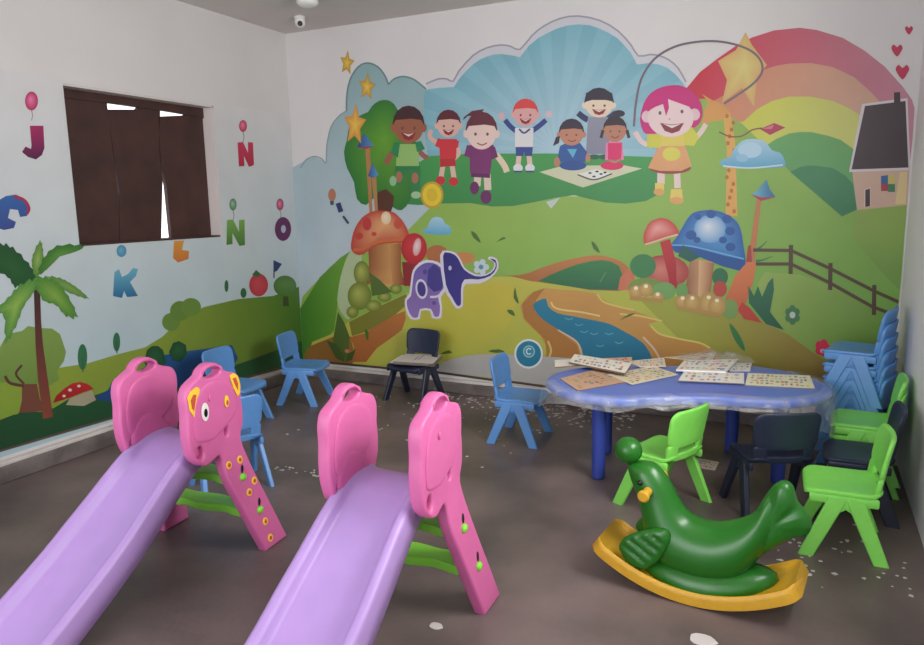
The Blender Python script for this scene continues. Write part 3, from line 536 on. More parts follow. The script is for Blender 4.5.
# ---- left wall
Lm = Mural(0, 1, 'left_wall_mural', 'pale blue printed mural with palm tree and alphabet balloons on the left window wall')
SK = lambda z: tuple(a+(b-a)*min(1, max(0, (2.25-z)/1.9)) for a, b in zip(tuple(v/0.84 for v in lin((212, 210, 210))), lin((184, 212, 220))))
offs = 0.0013
def rect(y0, y1, z0, z1):
    Lm.face([Vector((offs, y, z)) for y, z in ((y0, z0), (y1, z0), (y1, z1), (y0, z1))], [SK(z) for z in (z0, z0, z1, z1)])
rect(YF, Y0, 0.135, 2.25); rect(Y0, Y1, 0.135, Z0); rect(Y1, -0.003, 0.135, 2.25)
Lm.boxes.append(((-999, -999, 999, 999), 0))
Lm.begin('hill', 'green printed hill')
Lm.poly([(-60, 372), (0, 372), (58, 368), (87, 363.5), (119, 354), (144.7, 347.5), (162, 337), (182, 318), (204, 307), (239, 299), (273, 296), (303, 286), (307.5, 359), (200, 390), (107, 419), (0, 450), (-60, 468)], (146, 166, 62), (84, 128, 50), ((150, 350), (300, 330)))
Lm.poly([(-60, 425), (0, 420), (22, 411.5), (40, 412), (54, 408), (72, 397), (95.5, 395), (113, 389), (140, 384), (175, 376), (215, 372), (250, 360), (290, 345), (306, 340), (307.5, 359), (200, 390.5), (107, 419.5), (0, 450.5), (-60, 468)], (44, 96, 54), (30, 74, 46))
Lm.begin('pond', 'dark blue printed water'); Lm.poly([(94, 398), (108, 390), (113, 380), (140, 370), (160, 356), (180, 352), (205, 349), (232, 345), (238, 358), (230, 372), (190, 384), (140, 396), (110, 402)], (44, 92, 150), (36, 74, 130))
Lm.begin('bush'); Lm.ell(171, 322, 9, 9, (110, 146, 66)); Lm.ell(180, 311, 10, 10, (106, 142, 64)); Lm.ell(191, 307, 10, 9, (112, 148, 66))
Lm.begin('bush', 'dark green bush'); Lm.fan([(144, 362), (147, 350), (152, 346), (158, 346), (163, 350), (166, 362), (160, 370), (148, 369)], (155, 356), (48, 104, 62), (34, 82, 50)); Lm.fan([(169, 352), (173, 343), (179, 341), (186, 345), (187, 355), (180, 362), (172, 360)], (178, 350), (48, 104, 62), (34, 82, 50))
for x, y, rx, ry in ((82.5, 357, 4.8, 13), (116.6, 342, 3.6, 9.5)):
    Lm.begin('slim_tree'); Lm.ell(x, y, rx, ry, (52, 120, 80)); Lm.line([(x, y), (x+.4, y+ry+2)], 1, (70, 90, 60), 0)
Lm.begin('round_tree', 'round printed tree with brown trunk')
Lm.poly([(-40, 350), (0, 347), (5, 338), (12, 333), (22, 331), (28, 326), (40, 328), (52, 328.6), (60, 334), (63, 343), (66, 352), (64, 361), (57, 371), (59, 380), (50, 385), (36, 384), (20, 384), (-40, 384)], (136, 166, 82), (118, 150, 70)); Lm.poly([(-40, 384), (12, 382), (20, 394), (18, 414), (-40, 424)], (140, 168, 60))
Lm.poly([(22, 384), (37, 384), (40, 400), (46, 411), (19, 413), (22, 400)], (122, 74, 58)); Lm.line([(24, 386), (10, 383), (5, 376)], 3, (96, 60, 50)); Lm.line([(24, 384), (16, 374), (22, 365)], 2.4, (96, 60, 50))
Lm.begin('toadstool', 'red toadstool with white dots'); Lm.poly([(70, 398), (92, 390), (96, 400), (84, 406), (66, 405)], (176, 168, 140)); Lm.poly([(53, 403), (56, 396), (65, 388), (72, 383.5), (80, 382), (88, 384), (94, 389), (84, 392), (72, 397), (60, 401)], (196, 44, 44), (160, 30, 34)); Lm.ell(70, 390, 2, 1.6, (230, 214, 206), n=8); Lm.ell(79, 386, 1.8, 1.4, (230, 214, 206), n=8); Lm.ell(64, 396, 1.8, 1.4, (230, 214, 206), n=8)
Lm.begin('palm_tree', 'printed palm tree with curved dark trunk')
Lm.poly([(33.7, 284), (40, 284), (41, 320), (43, 345), (48, 380), (53, 417), (43, 419), (38, 380), (35.5, 345)], (64, 40, 48), (140, 74, 56))
def frond(pts, c1, c2):
    P = [Vector((*p, 0)) for p in pts]; S = [tuple(v)[:2] for v in spline(P, 4)]; c = sum(P, Vector())/len(P)
    S = [(x+(c.x-x)*.06*(1 if i % 2 else -1), y+(c.y-y)*.08*(1 if i % 2 else -1)) for i, (x, y) in enumerate(S)]
    Lm.fan(S, (c.x, c.y), c2, c1)
frond([(-14, 252), (0, 244), (13, 248), (28, 263), (37, 277), (28, 284), (15, 287), (8, 277), (-8, 268)], (32, 84, 44), (40, 98, 50))
frond([(36, 277), (32, 266), (33, 255), (40, 241), (43, 250), (43, 266)], (92, 138, 56), (150, 186, 100))
frond([(38, 275), (43, 259), (57, 246), (80, 245), (83, 248), (72, 253), (58, 257), (47, 269)], (56, 118, 44), (104, 160, 70))
frond([(48, 277), (60, 278), (70, 283), (80, 290), (88.5, 298.5), (78, 296), (62, 289)], (96, 146, 66), (132, 172, 88))
frond([(34, 280), (46, 277), (58, 283), (68, 296), (77, 316), (66, 316), (56, 305), (43, 300)], (78, 140, 56), (140, 180, 76))
frond([(36, 279), (20, 285), (8, 298), (-6, 312), (4, 316), (6, 342), (16, 326), (24, 306), (35, 290)], (84, 146, 66), (152, 190, 84))
def balloon(x, y, rx, ry, col):
    Lm.begin('balloon'); Lm.ell(x, y, rx, ry, col, 0, tuple(min(255, c+90) for c in col)); Lm.line([(x, y+ry), (x+1, y+ry+5), (x, y+ry+10)], .8, (150, 150, 140))
def letter(ch, col, col2, polys):
    Lm.begin('letter_'+ch.lower(), 'printed letter '+ch)
    for p in polys:
        Lm.poly(p, col, col2, None)
balloon(31.5, 101, 6.5, 9.5, (186, 44, 96)); letter('J', (176, 44, 104), (84, 32, 78), [[(29.8, 125.7), (43.4, 125.7), (44.5, 148), (42, 155), (36, 159.5), (28, 157), (22, 152), (25.5, 146.5), (31, 149), (31.5, 145)]])
balloon(243, 126, 4, 6, (190, 44, 80)); letter('N', (214, 56, 92), (188, 36, 70), [[(237.5, 142.5), (243, 142), (248, 153), (248, 142), (253, 142.5), (254, 165), (249, 167), (244, 156), (244.5, 166), (239, 166.5)]])
balloon(233, 204.5, 3.6, 6, (76, 124, 84)); letter('N', (128, 178, 84), (70, 130, 56), [[(227, 220), (233, 219.5), (239, 232), (239, 220), (244.5, 219.5), (245, 245), (239.5, 246), (232.5, 233), (232.5, 244), (226.5, 245)]])
balloon(280, 204.5, 3.6, 6, (160, 44, 84)); Lm.begin('letter_o', 'printed letter O'); Lm.ell(283, 229, 8.2, 12, (104, 38, 92)); Lm.ell(283.4, 229, 2.4, 4, (190, 200, 212))
Lm.begin('balloon'); Lm.ell(121.5, 251, 5, 6, (64, 146, 184), cin=(120, 180, 206)); letter('K', (110, 184, 208), (38, 108, 158), [[(114.5, 272), (119, 269), (122, 277), (128, 274), (133, 268), (138, 269), (136, 276), (130, 282), (138, 296), (127, 297), (124, 291), (122, 298), (113, 296)]])
letter('L', (226, 158, 62), (210, 120, 62), [[(174, 241), (184, 240.5), (182, 250), (189, 251), (188.5, 259), (178, 262.5), (173, 258)]])
letter('C', (54, 106, 176), (60, 78, 150), [[(-6, 203), (6, 196), (16, 194.5), (25, 199), (30, 208), (27, 216), (20, 217), (18, 210), (10, 209), (8, 218), (16, 222), (14, 228), (4, 230), (-6, 227)]])
Lm.line([(14, 196), (24, 200), (29, 208), (27, 214)], 3, (176, 44, 84))
Lm.begin('small_flag'); Lm.poly([(273.5, 260), (282, 264), (277, 271), (274, 272)], (40, 60, 120)); Lm.line([(274, 261), (274, 278)], 1.2, (50, 60, 100), 0)
Lm.begin('tomato', 'red printed tomato'); Lm.ell(258.6, 285, 9.5, 11.5, (196, 54, 74), cin=(220, 84, 98)); Lm.poly([(252, 275), (256, 270), (261, 274), (258, 277)], (60, 110, 60))
Lm.begin('round_tree', 'small round tree by the corner'); Lm.poly([(283, 294), (288, 294), (289, 306), (283, 306)], (70, 84, 50)); Lm.ell(285, 286, 11.5, 10.5, (86, 130, 62), cin=(104, 146, 76))
Lm.begin('slim_tree'); Lm.ell(226.5, 286, 2, 6, (52, 112, 72)); Lm.ell(243.5, 293, 3, 5, (52, 112, 72))
Lm.begin('mural_bottom_edge'); Lm.line([(-60, 469), (0, 451), (107, 419.6), (200, 391), (308, 360)], 2.2, (100, 82, 74), 0)
Lm.flush()

# ------------------------------------------------------------------ small fixtures on the ceiling
c0 = hit(300, 22, 2, HC-0.045)
cctv = empty('security_camera', (c0.x, c0.y, HC)); tag(cctv, 'small white dome security camera under the ceiling by the corner', 'camera')
bm = bmesh.new(); tube(bm, (0, 0, 0), (0, 0, -0.03), 0.042); link('camera_base', bm, WHITE, cctv)
bm = bmesh.new(); ball(bm, (0, 0, -0.045), (0.04, 0.04, 0.042)); link('camera_housing', bm, WHITE, cctv)
dv = (CAM-Vector((c0.x, c0.y, HC-0.05))).normalized()
bm = bmesh.new(); tube(bm, Vector((0, 0, -0.055))+dv*0.025, Vector((0, 0, -0.055))+dv*0.046, 0.019); link('lens', bm, DARK, cctv)
c0 = hit(307, -5, 2, HC)
lf = empty('ceiling_lamp', (c0.x, c0.y, HC)); tag(lf, 'white unlit lamp fixture on the ceiling at the top of the photo', 'lamp')
bm = bmesh.new(); tube(bm, (0, 0, 0), (0, 0, -0.025), 0.05); link('lamp_base', bm, WHITE, lf)
bm = bmesh.new(); ball(bm, (0, 0, -0.045), (0.075, 0.075, 0.035)); link('lamp_cover', bm, WHITE, lf)

# ------------------------------------------------------------------ children's chairs  (local +x is the front)
CHAIR_G = {'blue': BLUE, 'green': GREEN, 'navy': NAVY}
def make_chair(m):
    t = empty('kids_chair')
    bm = bmesh.new()
    def seatw(x, y, z):
        zz = 0.278 + z - 0.010*math.cos(min(1, abs(y)/0.15)*math.pi/2)
        if x > 0.11: zz -= (x-0.11)**2*5
        if x < -0.08: zz += (-0.08-x)**2*7
        return (x, y, zz)
    pillow(bm, rrect(-0.135, 0.16, -0.158, 0.158, 0.045), 0.022, 0.02, seatw, 5)
    for s in (-1, 1):                                             # side rails under the seat that carry the legs
        box(bm, (-0.12, s*0.148-0.011, 0.232), (0.14, s*0.148+0.011, 0.272), 0.008, 2)
    box(bm, (0.12, -0.13, 0.235), (0.138, 0.13, 0.266), 0.006, 2)
    for s in (-1, 1):
        pillow(bm, [(-.075, .262), (-.06, .205), (-.03, .195), (0, .215), (.03, .195), (.06, .205), (.075, .262)], .02, .006, lambda x, z, w, s=s: (x, s*.152+w, z), 2)
    link('seat', bm, m, t)
    bm = bmesh.new()
    bx = lambda u, v, z: (-0.130 - 0.14*(v-0.29) - 0.04*max(0, v-0.42) + z + 0.9*u*u, u*(0.93+0.35*(v-0.29)), v)
    pillow(bm, rrect(-0.158, 0.158, 0.335, 0.525, 0.05), 0.022, 0.018, bx, 5)
    link('backrest', bm, m, t)
    bm = bmesh.new()                                              # two uprights leave the slot below the backrest
    for s in (-1, 1):
        pillow(bm, rrect(s*0.122-0.032, s*0.122+0.032, 0.272, 0.36, 0.02, 3), 0.022, 0.014, bx, 3)
    pillow(bm, rrect(-0.13, 0.13, 0.272, 0.305, 0.014, 3), 0.02, 0.012, bx, 3)
    link('back_support', bm, m, t)
    for sx in (1, -1):
        for s in (1, -1):
            bm = bmesh.new(); rings = []
            for k in range(6):
                f = k/5; z = 0.262*(1-f)
                cx = sx*(0.030+0.110*f); cy = s*(0.150+0.024*f); wx = 0.036-0.007*f; wy = 0.0125-0.001*f
                rings.append([(cx+a*wx, cy+b*wy, z) for a, b in ((-1, -.6), (-.85, -1), (.85, -1), (1, -.6), (1, .6), (.85, 1), (-.85, 1), (-1, .6))])
            loft(bm, rings); link('leg', bm, m, t, 25)
    return t
proto = {}
def place_chair(kind, x, y, deg, label, z=0, group=None):
    if kind not in proto: o = proto[kind] = make_chair(CHAIR_G[kind])
    else: o = copy_tree(proto[kind])
    o.location = (x, y, z); o.rotation_euler = (0, 0, math.radians(deg))
    tag(o, label, 'chair', group or kind+' plastic children chairs'); return o
place_chair('blue', 0.54, -0.66, 14, 'blue plastic child chair in the far corner where the two murals meet')
place_chair('blue', 0.48, -1.34, 6, 'blue plastic child chair against the left mural behind the stickered pink slide')
place_chair('blue', 1.235, -2.215, 150, 'blue plastic child chair half hidden behind the stickered slide ladder')
place_chair('navy', 1.31, -0.31, -97, 'navy plastic child chair at the back wall holding a pile of papers')
place_chair('blue', 2.40, -0.855, 3, 'blue plastic child chair standing alone left of the blue table')
place_chair('green', 3.415, -1.52, 156, 'lime green child chair at the table front just behind the seal rocker')
place_chair('navy', 3.90, -1.37, 117, 'navy plastic child chair pushed up to the table seen from behind')
place_chair('green', 4.20, -1.64, 182, 'lime green child chair at the front right beside the rocker tail')
place_chair('navy', 4.285, -1.21, 180, 'navy plastic child chair by the right wall between two lime green chairs')
names = ['lower green chair of the stacked pair by the right wall', 'upper green chair of the stacked pair in front of the blue stack']
for k in range(2):
    place_chair('green', 4.325, -0.84, 177, names[k], 0.062*k, 'stacked green chairs by the right wall')
names = ['bottom blue chair of the tall stack in the right corner', 'second blue chair from the bottom of the tall corner stack', 'third blue chair from the bottom of the tall corner stack',
         'third blue chair from the top of the tall corner stack', 'second blue chair from the top of the tall corner stack', 'topmost blue chair of the tall stack in the right corner']
for k in range(6):
    place_chair('blue', 4.31-.004*k, -0.475, 166, names[k], 0.074*k, 'blue stacked chairs in the right corner')

# ------------------------------------------------------------------ blue table, papers, plastic film
TZ = 0.50
tb = empty('kids_table', (3.43, -0.97, 0)); tag(tb, 'blue plastic children table with wavy edge covered in picture sheets', 'table')
TO = [(2.70, -1.23), (2.80, -1.38), (2.97, -1.487), (3.18, -1.484), (3.32, -1.39), (3.48, -1.315), (3.62, -1.26), (3.78, -1.245), (3.97, -1.19), (4.12, -1.03), (4.16, -.85), (4.08, -.64), (3.90, -.49), (3.68, -.435), (3.5, -.5), (3.33, -.60), (3.15, -.70), (2.95, -.76), (2.79, -.88), (2.70, -1.05)]
TL = [(x-3.43, y+0.97) for x, y in TO]; TS = [tuple(v)[:2] for v in spline([Vector((*p, 0)) for p in TL], 4)]
bm = bmesh.new(); pillow(bm, TS, 0.05, 0.03, lambda x, y, z: (x, y, z+TZ-0.025), 4); link('tabletop', bm, TABLE, tb, 50)
for x, y in ((3.04, -1.34), (2.975, -0.93), (3.655, -0.62), (3.925, -1.02)):
    bm = bmesh.new(); tube(bm, (x-3.43, y+0.97, 0), (x-3.43, y+0.97, TZ-0.045), 0.036, 0.040, 20); lg = link('leg', bm, TABLEG, tb)
    bm = bmesh.new(); tube(bm, (x-3.43, y+0.97, TZ-0.075), (x-3.43, y+0.97, TZ-0.04), 0.05, 0.055, 20); link('leg_socket', bm, TABLEG, lg)
INK = [(204, 70, 62), (70, 120, 180), (90, 150, 80), (226, 180, 70), (120, 84, 60), (60, 60, 66), (210, 130, 90), (150, 110, 160)]
def sheet(name, quad, z, label, cat, base=(226, 220, 206), back=None, cols=5, rows=3, th=0.004, ink=0.75, group='picture sheets on the blue table', seed=1, on_floor=False):
    rnd = random.Random(seed); Q = [hit(px, py, 2, z+th) for px, py in quad]
    c = sum(Q, Vector())/4; o = bmesh.new(); lay = o.loops.layers.float_color.new('Ink')
    def f(P, col):
        fc = o.faces.new([o.verts.new(p) for p in P])
        for l in fc.loops: l[lay] = (*lin(col), 1)
        return fc
    T = [q-c for q in Q]; Bq = [q-Vector((0, 0, th)) for q in T]
    n = (T[1]-T[0]).cross(T[2]-T[0]).z
    f(T, base); f(Bq[::-1], back or base)
    for i in range(4): f([T[i], Bq[i], Bq[(i+1) % 4], T[(i+1) % 4]], back or base)
    def uv(u, v, h=0.0004):
        p = (T[0]*(1-u)+T[1]*u)*(1-v)+(T[3]*(1-u)+T[2]*u)*v; return p+Vector((0, 0, h))
    cols = int(cols*1.8); rows = max(1, int(rows*1.6))
    for i in range(cols):
        for j in range(rows):
            if rnd.random() > ink: continue
            u0 = .06+.88*i/cols; v0 = .08+.84*j/rows; du = .88/cols; dv_ = .84/rows; col = rnd.choice(INK)
            col = tuple(int(a*.55+b*.45) for a, b in zip(col, base))
            cu, cv = u0+du*(.3+.4*rnd.random()), v0+dv_*(.35+.3*rnd.random()); ru, rv = du*(.26+.26*rnd.random()), dv_*(.2+.24*rnd.random()); k = rnd.choice((4, 6, 9))
            f([uv(cu+ru*math.cos(2*math.pi*a/k+.6), cv+rv*math.sin(2*math.pi*a/k+.6)) for a in range(k)], col)
    bmesh.ops.recalc_face_normals(o, faces=o.faces)
    me = bpy.data.meshes.new(name); o.to_mesh(me); o.free(); me.materials.append(M_PAPER)
    ob = bpy.data.objects.new(name, me); COL.objects.link(ob); ob.location = c
    return tag(ob, label, cat, group)
sheet('picture_card', [(560, 378.5), (602, 367.5), (634, 380.5), (578, 390.5)], TZ, 'tan brown picture card at the left front of the blue table', 'card', (196, 160, 134), (120, 90, 70), 6, 4, 0.004, .5, seed=3)
sheet('picture_card', [(608, 374), (654, 366), (678, 374.5), (632, 384.5)], TZ+.004, 'cream picture sheet right of the tan card on the table', 'card', (216, 206, 178), None, 6, 4, 0.003, .8, seed=4)
sheet('picture_board', [(554.5, 360), (590, 358), (590, 364), (555, 367)], TZ+.009, 'white board end poking out under the alphabet strip on the table', 'board', (226, 220, 210), (130, 100, 80), 3, 1, 0.008, .6, seed=5)
sheet('alphabet_strip', [(574.5, 354), (632, 363), (625, 373), (569, 362)], TZ+.022, 'white strip board of small coloured pictures on top of the left pile', 'board', (236, 230, 220), (120, 96, 80), 7, 2, 0.010, .9, seed=6)
sheet('picture_card', [(628, 361), (664, 357.5), (666, 366.5), (640, 367)], TZ+.008, 'picture sheet at the table back behind the alphabet strip', 'card', (222, 210, 196), None, 5, 2, 0.003, .8, seed=7)
sheet('picture_card', [(597, 358.5), (632, 357), (632, 361), (605, 361)], TZ+.012, 'reddish picture sheet at the far left back of the table', 'card', (214, 170, 150), None, 5, 1, 0.003, .8, seed=17)
sheet('picture_book', [(684, 360.5), (738, 359), (726, 371.5), (676, 369.5)], TZ+.014, 'open white picture book near the table middle under clear plastic', 'book', (226, 222, 216), None, 5, 3, 0.010, .8, seed=8)
sheet('picture_card', [(664, 357), (690, 355), (716, 352), (712, 362)], TZ+.006, 'brownish card at the table back behind the open book', 'card', (206, 190, 170), None, 4, 2, 0.004, .4, seed=9)
sheet('picture_card', [(684, 371.5), (744, 373), (744, 383.5), (678, 380.5)], TZ+.005, 'white picture sheet along the front middle of the table', 'card', (230, 226, 220), (120, 110, 110), 6, 2, 0.006, .8, seed=10)
sheet('picture_card', [(748, 373), (810, 375.5), (815, 388.5), (745, 385)], TZ, 'pale picture sheet at the right end of the table', 'card', (226, 222, 196), (130, 120, 110), 7, 3, 0.005, .9, seed=11)
sheet('picture_card', [(722, 362), (752, 363), (750, 371), (730, 371)], TZ+.003, 'small pale sheet right of the open book on the table', 'card', (210, 208, 206), None, 4, 2, 0.003, .6, seed=12)
sheet('picture_card', [(697, 458), (719, 462), (715, 470), (690, 466)], 0.0, 'lone picture card lying on the floor beneath the table', 'card', (206, 190, 172), None, 4, 2, 0.003, .9, group='loose floor cards', seed=13)
for k, (dx, c) in enumerate((((0, 0), (196, 190, 182)), ((3, 1), (150, 140, 132)), ((-2, 0), (216, 210, 200)), ((2, -1), (206, 200, 192)))):
    sheet('newspaper', [(391+dx[0], 362.5+dx[1]), (404+dx[0], 354.8+dx[1]), (440+dx[0], 355.5+dx[1]), (431+dx[0], 364.8+dx[1])], 0.288+.009*k, ['bottom', 'second lowest', 'second highest', 'top'][k]+' paper of the pile on the navy chair at the back wall', 'paper', c, (110, 102, 98), 1, 5, 0.007, .35, 'papers on the navy chair', 20+k)

# thin clear plastic film hanging over the table edge
mf = bpy.data.materials.new('clear_plastic_film'); mf.use_nodes = True; nt = mf.node_tree
for n in list(nt.nodes): nt.nodes.remove(n)
out = nt.nodes.new('ShaderNodeOutputMaterial'); tr = nt.nodes.new('ShaderNodeBsdfTransparent'); gl = nt.nodes.new('ShaderNodeBsdfPrincipled'); mxs = nt.nodes.new('ShaderNodeMixShader')
gl.inputs['Base Color'].default_value = (0.75, 0.77, 0.8, 1); gl.inputs['Roughness'].default_value = 0.18
no = nt.nodes.new('ShaderNodeTexNoise'); no.inputs['Scale'].default_value = 14; no.inputs['Detail'].default_value = 6
mr = nt.nodes.new('ShaderNodeMapRange'); mr.inputs[1].default_value = .35; mr.inputs[2].default_value = .75; mr.inputs[3].default_value = .07; mr.inputs[4].default_value = .42
tc = nt.nodes.new('ShaderNodeTexCoord'); nt.links.new(tc.outputs['Object'], no.inputs['Vector']); nt.links.new(no.outputs['Fac'], mr.inputs[0]); nt.links.new(mr.outputs[0], mxs.inputs[0])
nt.links.new(tr.outputs[0], mxs.inputs[1]); nt.links.new(gl.outputs[0], mxs.inputs[2]); nt.links.new(mxs.outputs[0], out.inputs[0])
bm = bmesh.new(); rows = []
FO = [Vector((p[0], p[1], 0)) for p in TS]; NT = len(FO)
start, stop = 1, 48                                            # from the left end round the front to the right end
for i in range(start, stop):
    p = FO[i % NT]; d = (FO[(i+1) % NT]-FO[(i-1) % NT]).normalized(); nrm = Vector((d.y, -d.x, 0))
    drop = 0.055+0.03*noise.noise(Vector((i*.31, 0, 3)))+0.18*min(1, max(0, i-31)/6)+.10*max(0, 1-i/7)
    row = []
    for j in range(9):
        f = j/8
        if f < .25: q = p-nrm*(0.05*(1-f*4)); z = TZ+0.004
        else: g = (f-.25)/.75; q = p+nrm*(0.012+0.035*g+0.016*noise.noise(Vector((i*.6, g*3, 1)))); z = TZ+0.004-drop*g
        row.append(bm.verts.new((q.x, q.y, z)))
    rows.append(row)
for a, b in zip(rows, rows[1:]):
    for j in range(8): bm.faces.new((a[j], a[j+1], b[j+1], b[j]))
fl = link('plastic_sheet', bm, mf, None, 180); fl.location = (3.43, -0.97, 0); tag(fl, 'clear crumpled plastic film hanging over the blue table edge', 'plastic sheet')
bm = bmesh.new(); g0 = {}
a0 = hit(715, 357, 2, TZ+.03)
for i in range(15):
    for j in range(11):
        u, v = i/14-.5, j/10-.5
        h = max(0.0, .9-3*(u*u+v*v))*0.03*(1+noise.noise(Vector((u*7, v*7, 2)))*1.6)
        g0[i, j] = bm.verts.new((u*.42, v*.26, max(0.0, h)+.001*abs(u)))
for i in range(14):
    for j in range(10): bm.faces.new((g0[i, j], g0[i+1, j], g0[i+1, j+1], g0[i, j+1]))
fl = link('plastic_wrapper', bm, mf, None, 180); fl.location = (a0.x, a0.y, TZ+.026); fl.rotation_euler = (0, 0, .3); tag(fl, 'crumpled clear wrapper lying on the open book on the table', 'plastic wrapper')

# ------------------------------------------------------------------ the two pink and lilac slides
def panel_s(z, s=1): return 0.174 + (0.09 if s > 0 else 0.135)*max(0.0, 1-z/0.52)
POUT0 = [(-.067, 0), (.01, 0), (.088, 0), (.135, .125), (.18, .25), (.225, .375), (.262, .475), (.30, .478), (.345, .466), (.39, .475), (.43, .51), (.452, .57), (.455, .64), (.449, .70), (.451, .755), (.435, .80), (.395, .822), (.352, .838), (.318, .866), (.27, .876), (.222, .862), (.188, .832), (.148, .815), (.10, .80), (.074, .765), (.072, .72), (.076, .69), (.070, .64), (.074, .575), (.10, .51), (.072, .40), (.025, .26), (-.022, .13)]
POUT = [(v if z < .46 else .075+(v-.075)*.86, z) for v, z in POUT0]
hv_ = lambda v: .075+(v-.075)*.86
def make_slide(stick):
    t = empty('toddler_slide')
    V = Vector
    # local frame: x across (right +), y backwards (descent is -y), z up; origin between the ladder feet
    for s in (-1, 1):
        bm = bmesh.new()
        body = [tuple(v)[:2] for v in spline([V((*p, 0)) for p in POUT[2:]], 3, False)]
        body = [POUT[0], POUT[1]] + body
        holes = [oval(.243, .836, .050, .019, 18), oval(.345, .527, .017, .028, 14)]
        holes += [oval(.185, .575, .012, .028, 12)]
        prism(bm, body, holes, 0.05, 0.011, lambda v, z, w, s=s: (s*panel_s(z, s)+w, -v, z))
        pn = link('bear_panel', bm, PINK, t, 40)
        # raised inner face and rounded ears
        for side in (1, -1):
            bm = bmesh.new(); q = spline([V((*p, 0)) for p in [(.12, .70), (.16, .77), (.27, .806), (.375, .775), (.415, .70), (.42, .61), (.40, .575), (.31, .56), (.24, .58), (.17, .61), (.125, .645)]], 3)
            pillow(bm, [tuple(v)[:2] for v in q], 0.02, 0.02, lambda v, z, w, s=s, d=side: (s*panel_s(z, s)+d*0.023+w*.8, -hv_(v), z)); link('face_relief', bm, PINK, pn)
        if s == -1 or True:
            bm = bmesh.new(); q = [(.12, .50), (.15, .545), (.20, .60), (.27, .64), (.33, .645), (.38, .61), (.405, .56), (.40, .515), (.36, .495), (.25, .48)]
            pillow(bm, [tuple(v)[:2] for v in spline([V((*p, 0)) for p in q], 2)], 0.035, 0.03, lambda v, z, w, s=s: (s*0.158+w, -hv_(v), z)); link('side_guard', bm, PINK, pn)
        for vz in ((.25, .70),):
            bm = bmesh.new(); pillow(bm, oval(vz[0]+.03, vz[1]+.04, .008, .014, 12), .012, .006, lambda v, z, w, s=s: (s*panel_s(z, s)+s*.033+w, -v, z)); link('nose_ridge', bm, PINK, pn)
        for zz in (.355, .185):
            vv = .012+.36*zz; bm = bmesh.new(); x0 = s*panel_s(zz, s)
            ball(bm, (x0+s*.026, -vv, zz), (.014, .02, .018), 2); link('step_peg', bm, STEPG, pn)
            bm = bmesh.new(); pillow(bm, oval(vv-.006, zz+.034, .008, .018, 12, .3), .006, .004, lambda v, z, w, s=s: (s*panel_s(z, s)+s*.0255+w, -v, z)); link('peg_slot', bm, DARK, pn)
        if stick and s == 1:
            def stuck(name, outline, m, lift=.0345, parent=pn, th=.003):
                b = bmesh.new(); pillow(b, outline, th, .002, lambda v, z, w: (panel_s(z)+lift+w, -(v if z < .46 else hv_(v)), z), 2); return link(name, b, m, parent)
            e1 = stuck('ear_sticker', [(.425, .79), (.445, .77), (.44, .72), (.415, .685), (.395, .70), (.38, .745), (.365, .79), (.385, .80)], STICKY, .0275)
            stuck('ear_print', [(.41, .775), (.43, .755), (.425, .72), (.413, .71), (.402, .74), (.392, .77)], STICKO, .029, e1)
            e1 = stuck('ear_sticker', [(.16, .80), (.13, .805), (.10, .79), (.085, .75), (.09, .71), (.11, .70), (.135, .74)], STICKY, .0275)
            stuck('ear_print', [(.14, .785), (.115, .785), (.102, .755), (.105, .725), (.125, .755)], STICKO, .029, e1)
            ey = stuck('eye_sticker', oval(.35, .69, .025, .038, 16), WHITE); stuck('pupil', oval(.348, .686, .012, .018, 12), DARK, .0358, ey)
            ey = stuck('eye_sticker', oval(.20, .70, .016, .026, 14), STICKY); stuck('pupil', oval(.198, .694, .008, .012, 10), STICKO, .0358, ey)
            for fv, fz in ((.205, .43), (.135, .43), (.12, .28), (.075, .315), (.06, .125), (.05, .045), (.155, .245)) [:6]:
                fs = stuck('flower_sticker', oval(fv, fz, .017, .017, 14), STICKY, .026); stuck('flower_print', oval(fv, fz, .009, .009, 10), STICKO, .0275, fs)
    for zz in (.355, .185):
        bm = bmesh.new(); hw = (panel_s(zz)+panel_s(zz, -1))/2-.02; xo = (panel_s(zz)-panel_s(zz, -1))/2; vv = .012+.36*zz
        P = []
        for k in range(13): u = -1+k/6; P.append((u*hw, .055+.010*math.cos(u*math.pi*2)))
        for k in range(13): u = 1-k/6; P.append((u*hw, -.05-.006*math.cos(u*math.pi*2)))
        pillow(bm, P, .034, .012, lambda x, y, z: (x+xo, -vv-y, zz+z), 4); link('step', bm, STEPG, t)
    # chute
    path = spline([V(p) for p in ((.13, .535, 0), (.19, .545, 0), (.27, .538, 0), (.36, .502, 0), (.458, .440, 0), (.58, .355, 0), (.77, .232, 0), (1.02, .098, 0), (1.12, .062, 0), (1.22, .05, 0), (1.30, .05, 0))], 4, False)
    prof = [(-.205, -.085), (-.205, -.03), (-.204, .006), (-.196, .020), (-.180, .026), (-.163, .022), (-.150, .006), (-.142, -.014), (-.128, -.024), (-.08, -.028), (0, -.030)]
    prof = prof+[(-x, y) for x, y in prof[-2::-1]]
    bm = bmesh.new(); G = []
    n = len(path)
    for i, p in enumerate(path):
        d = (path[min(i+1, n-1)]-path[max(i-1, 0)]).normalized(); nv = V((-d.y, d.x, 0))
        k = min(1, max(0, (p.x-.20)/.22)); sh = .25+.75*k
        wsc = min(1, .92+.3*max(0, p.x-.40))
        row = []
        for (u, h) in prof:
            u = u*.84-.018
            hh = h*sh if h > -.05 else max(h, -.085); q = p+nv*hh
            row.append(bm.verts.new((u*wsc, -q.x, max(.006, q.y))))
        G.append(row)
    for a, b in zip(G, G[1:]):
        for j in range(len(prof)-1): bm.faces.new((a[j], a[j+1], b[j+1], b[j]))
    ch = link('chute', bm, LILAC, t, 60); sm = ch.modifiers.new('shell', 'SOLIDIFY'); sm.thickness = .009; sm.offset = -1
    return t
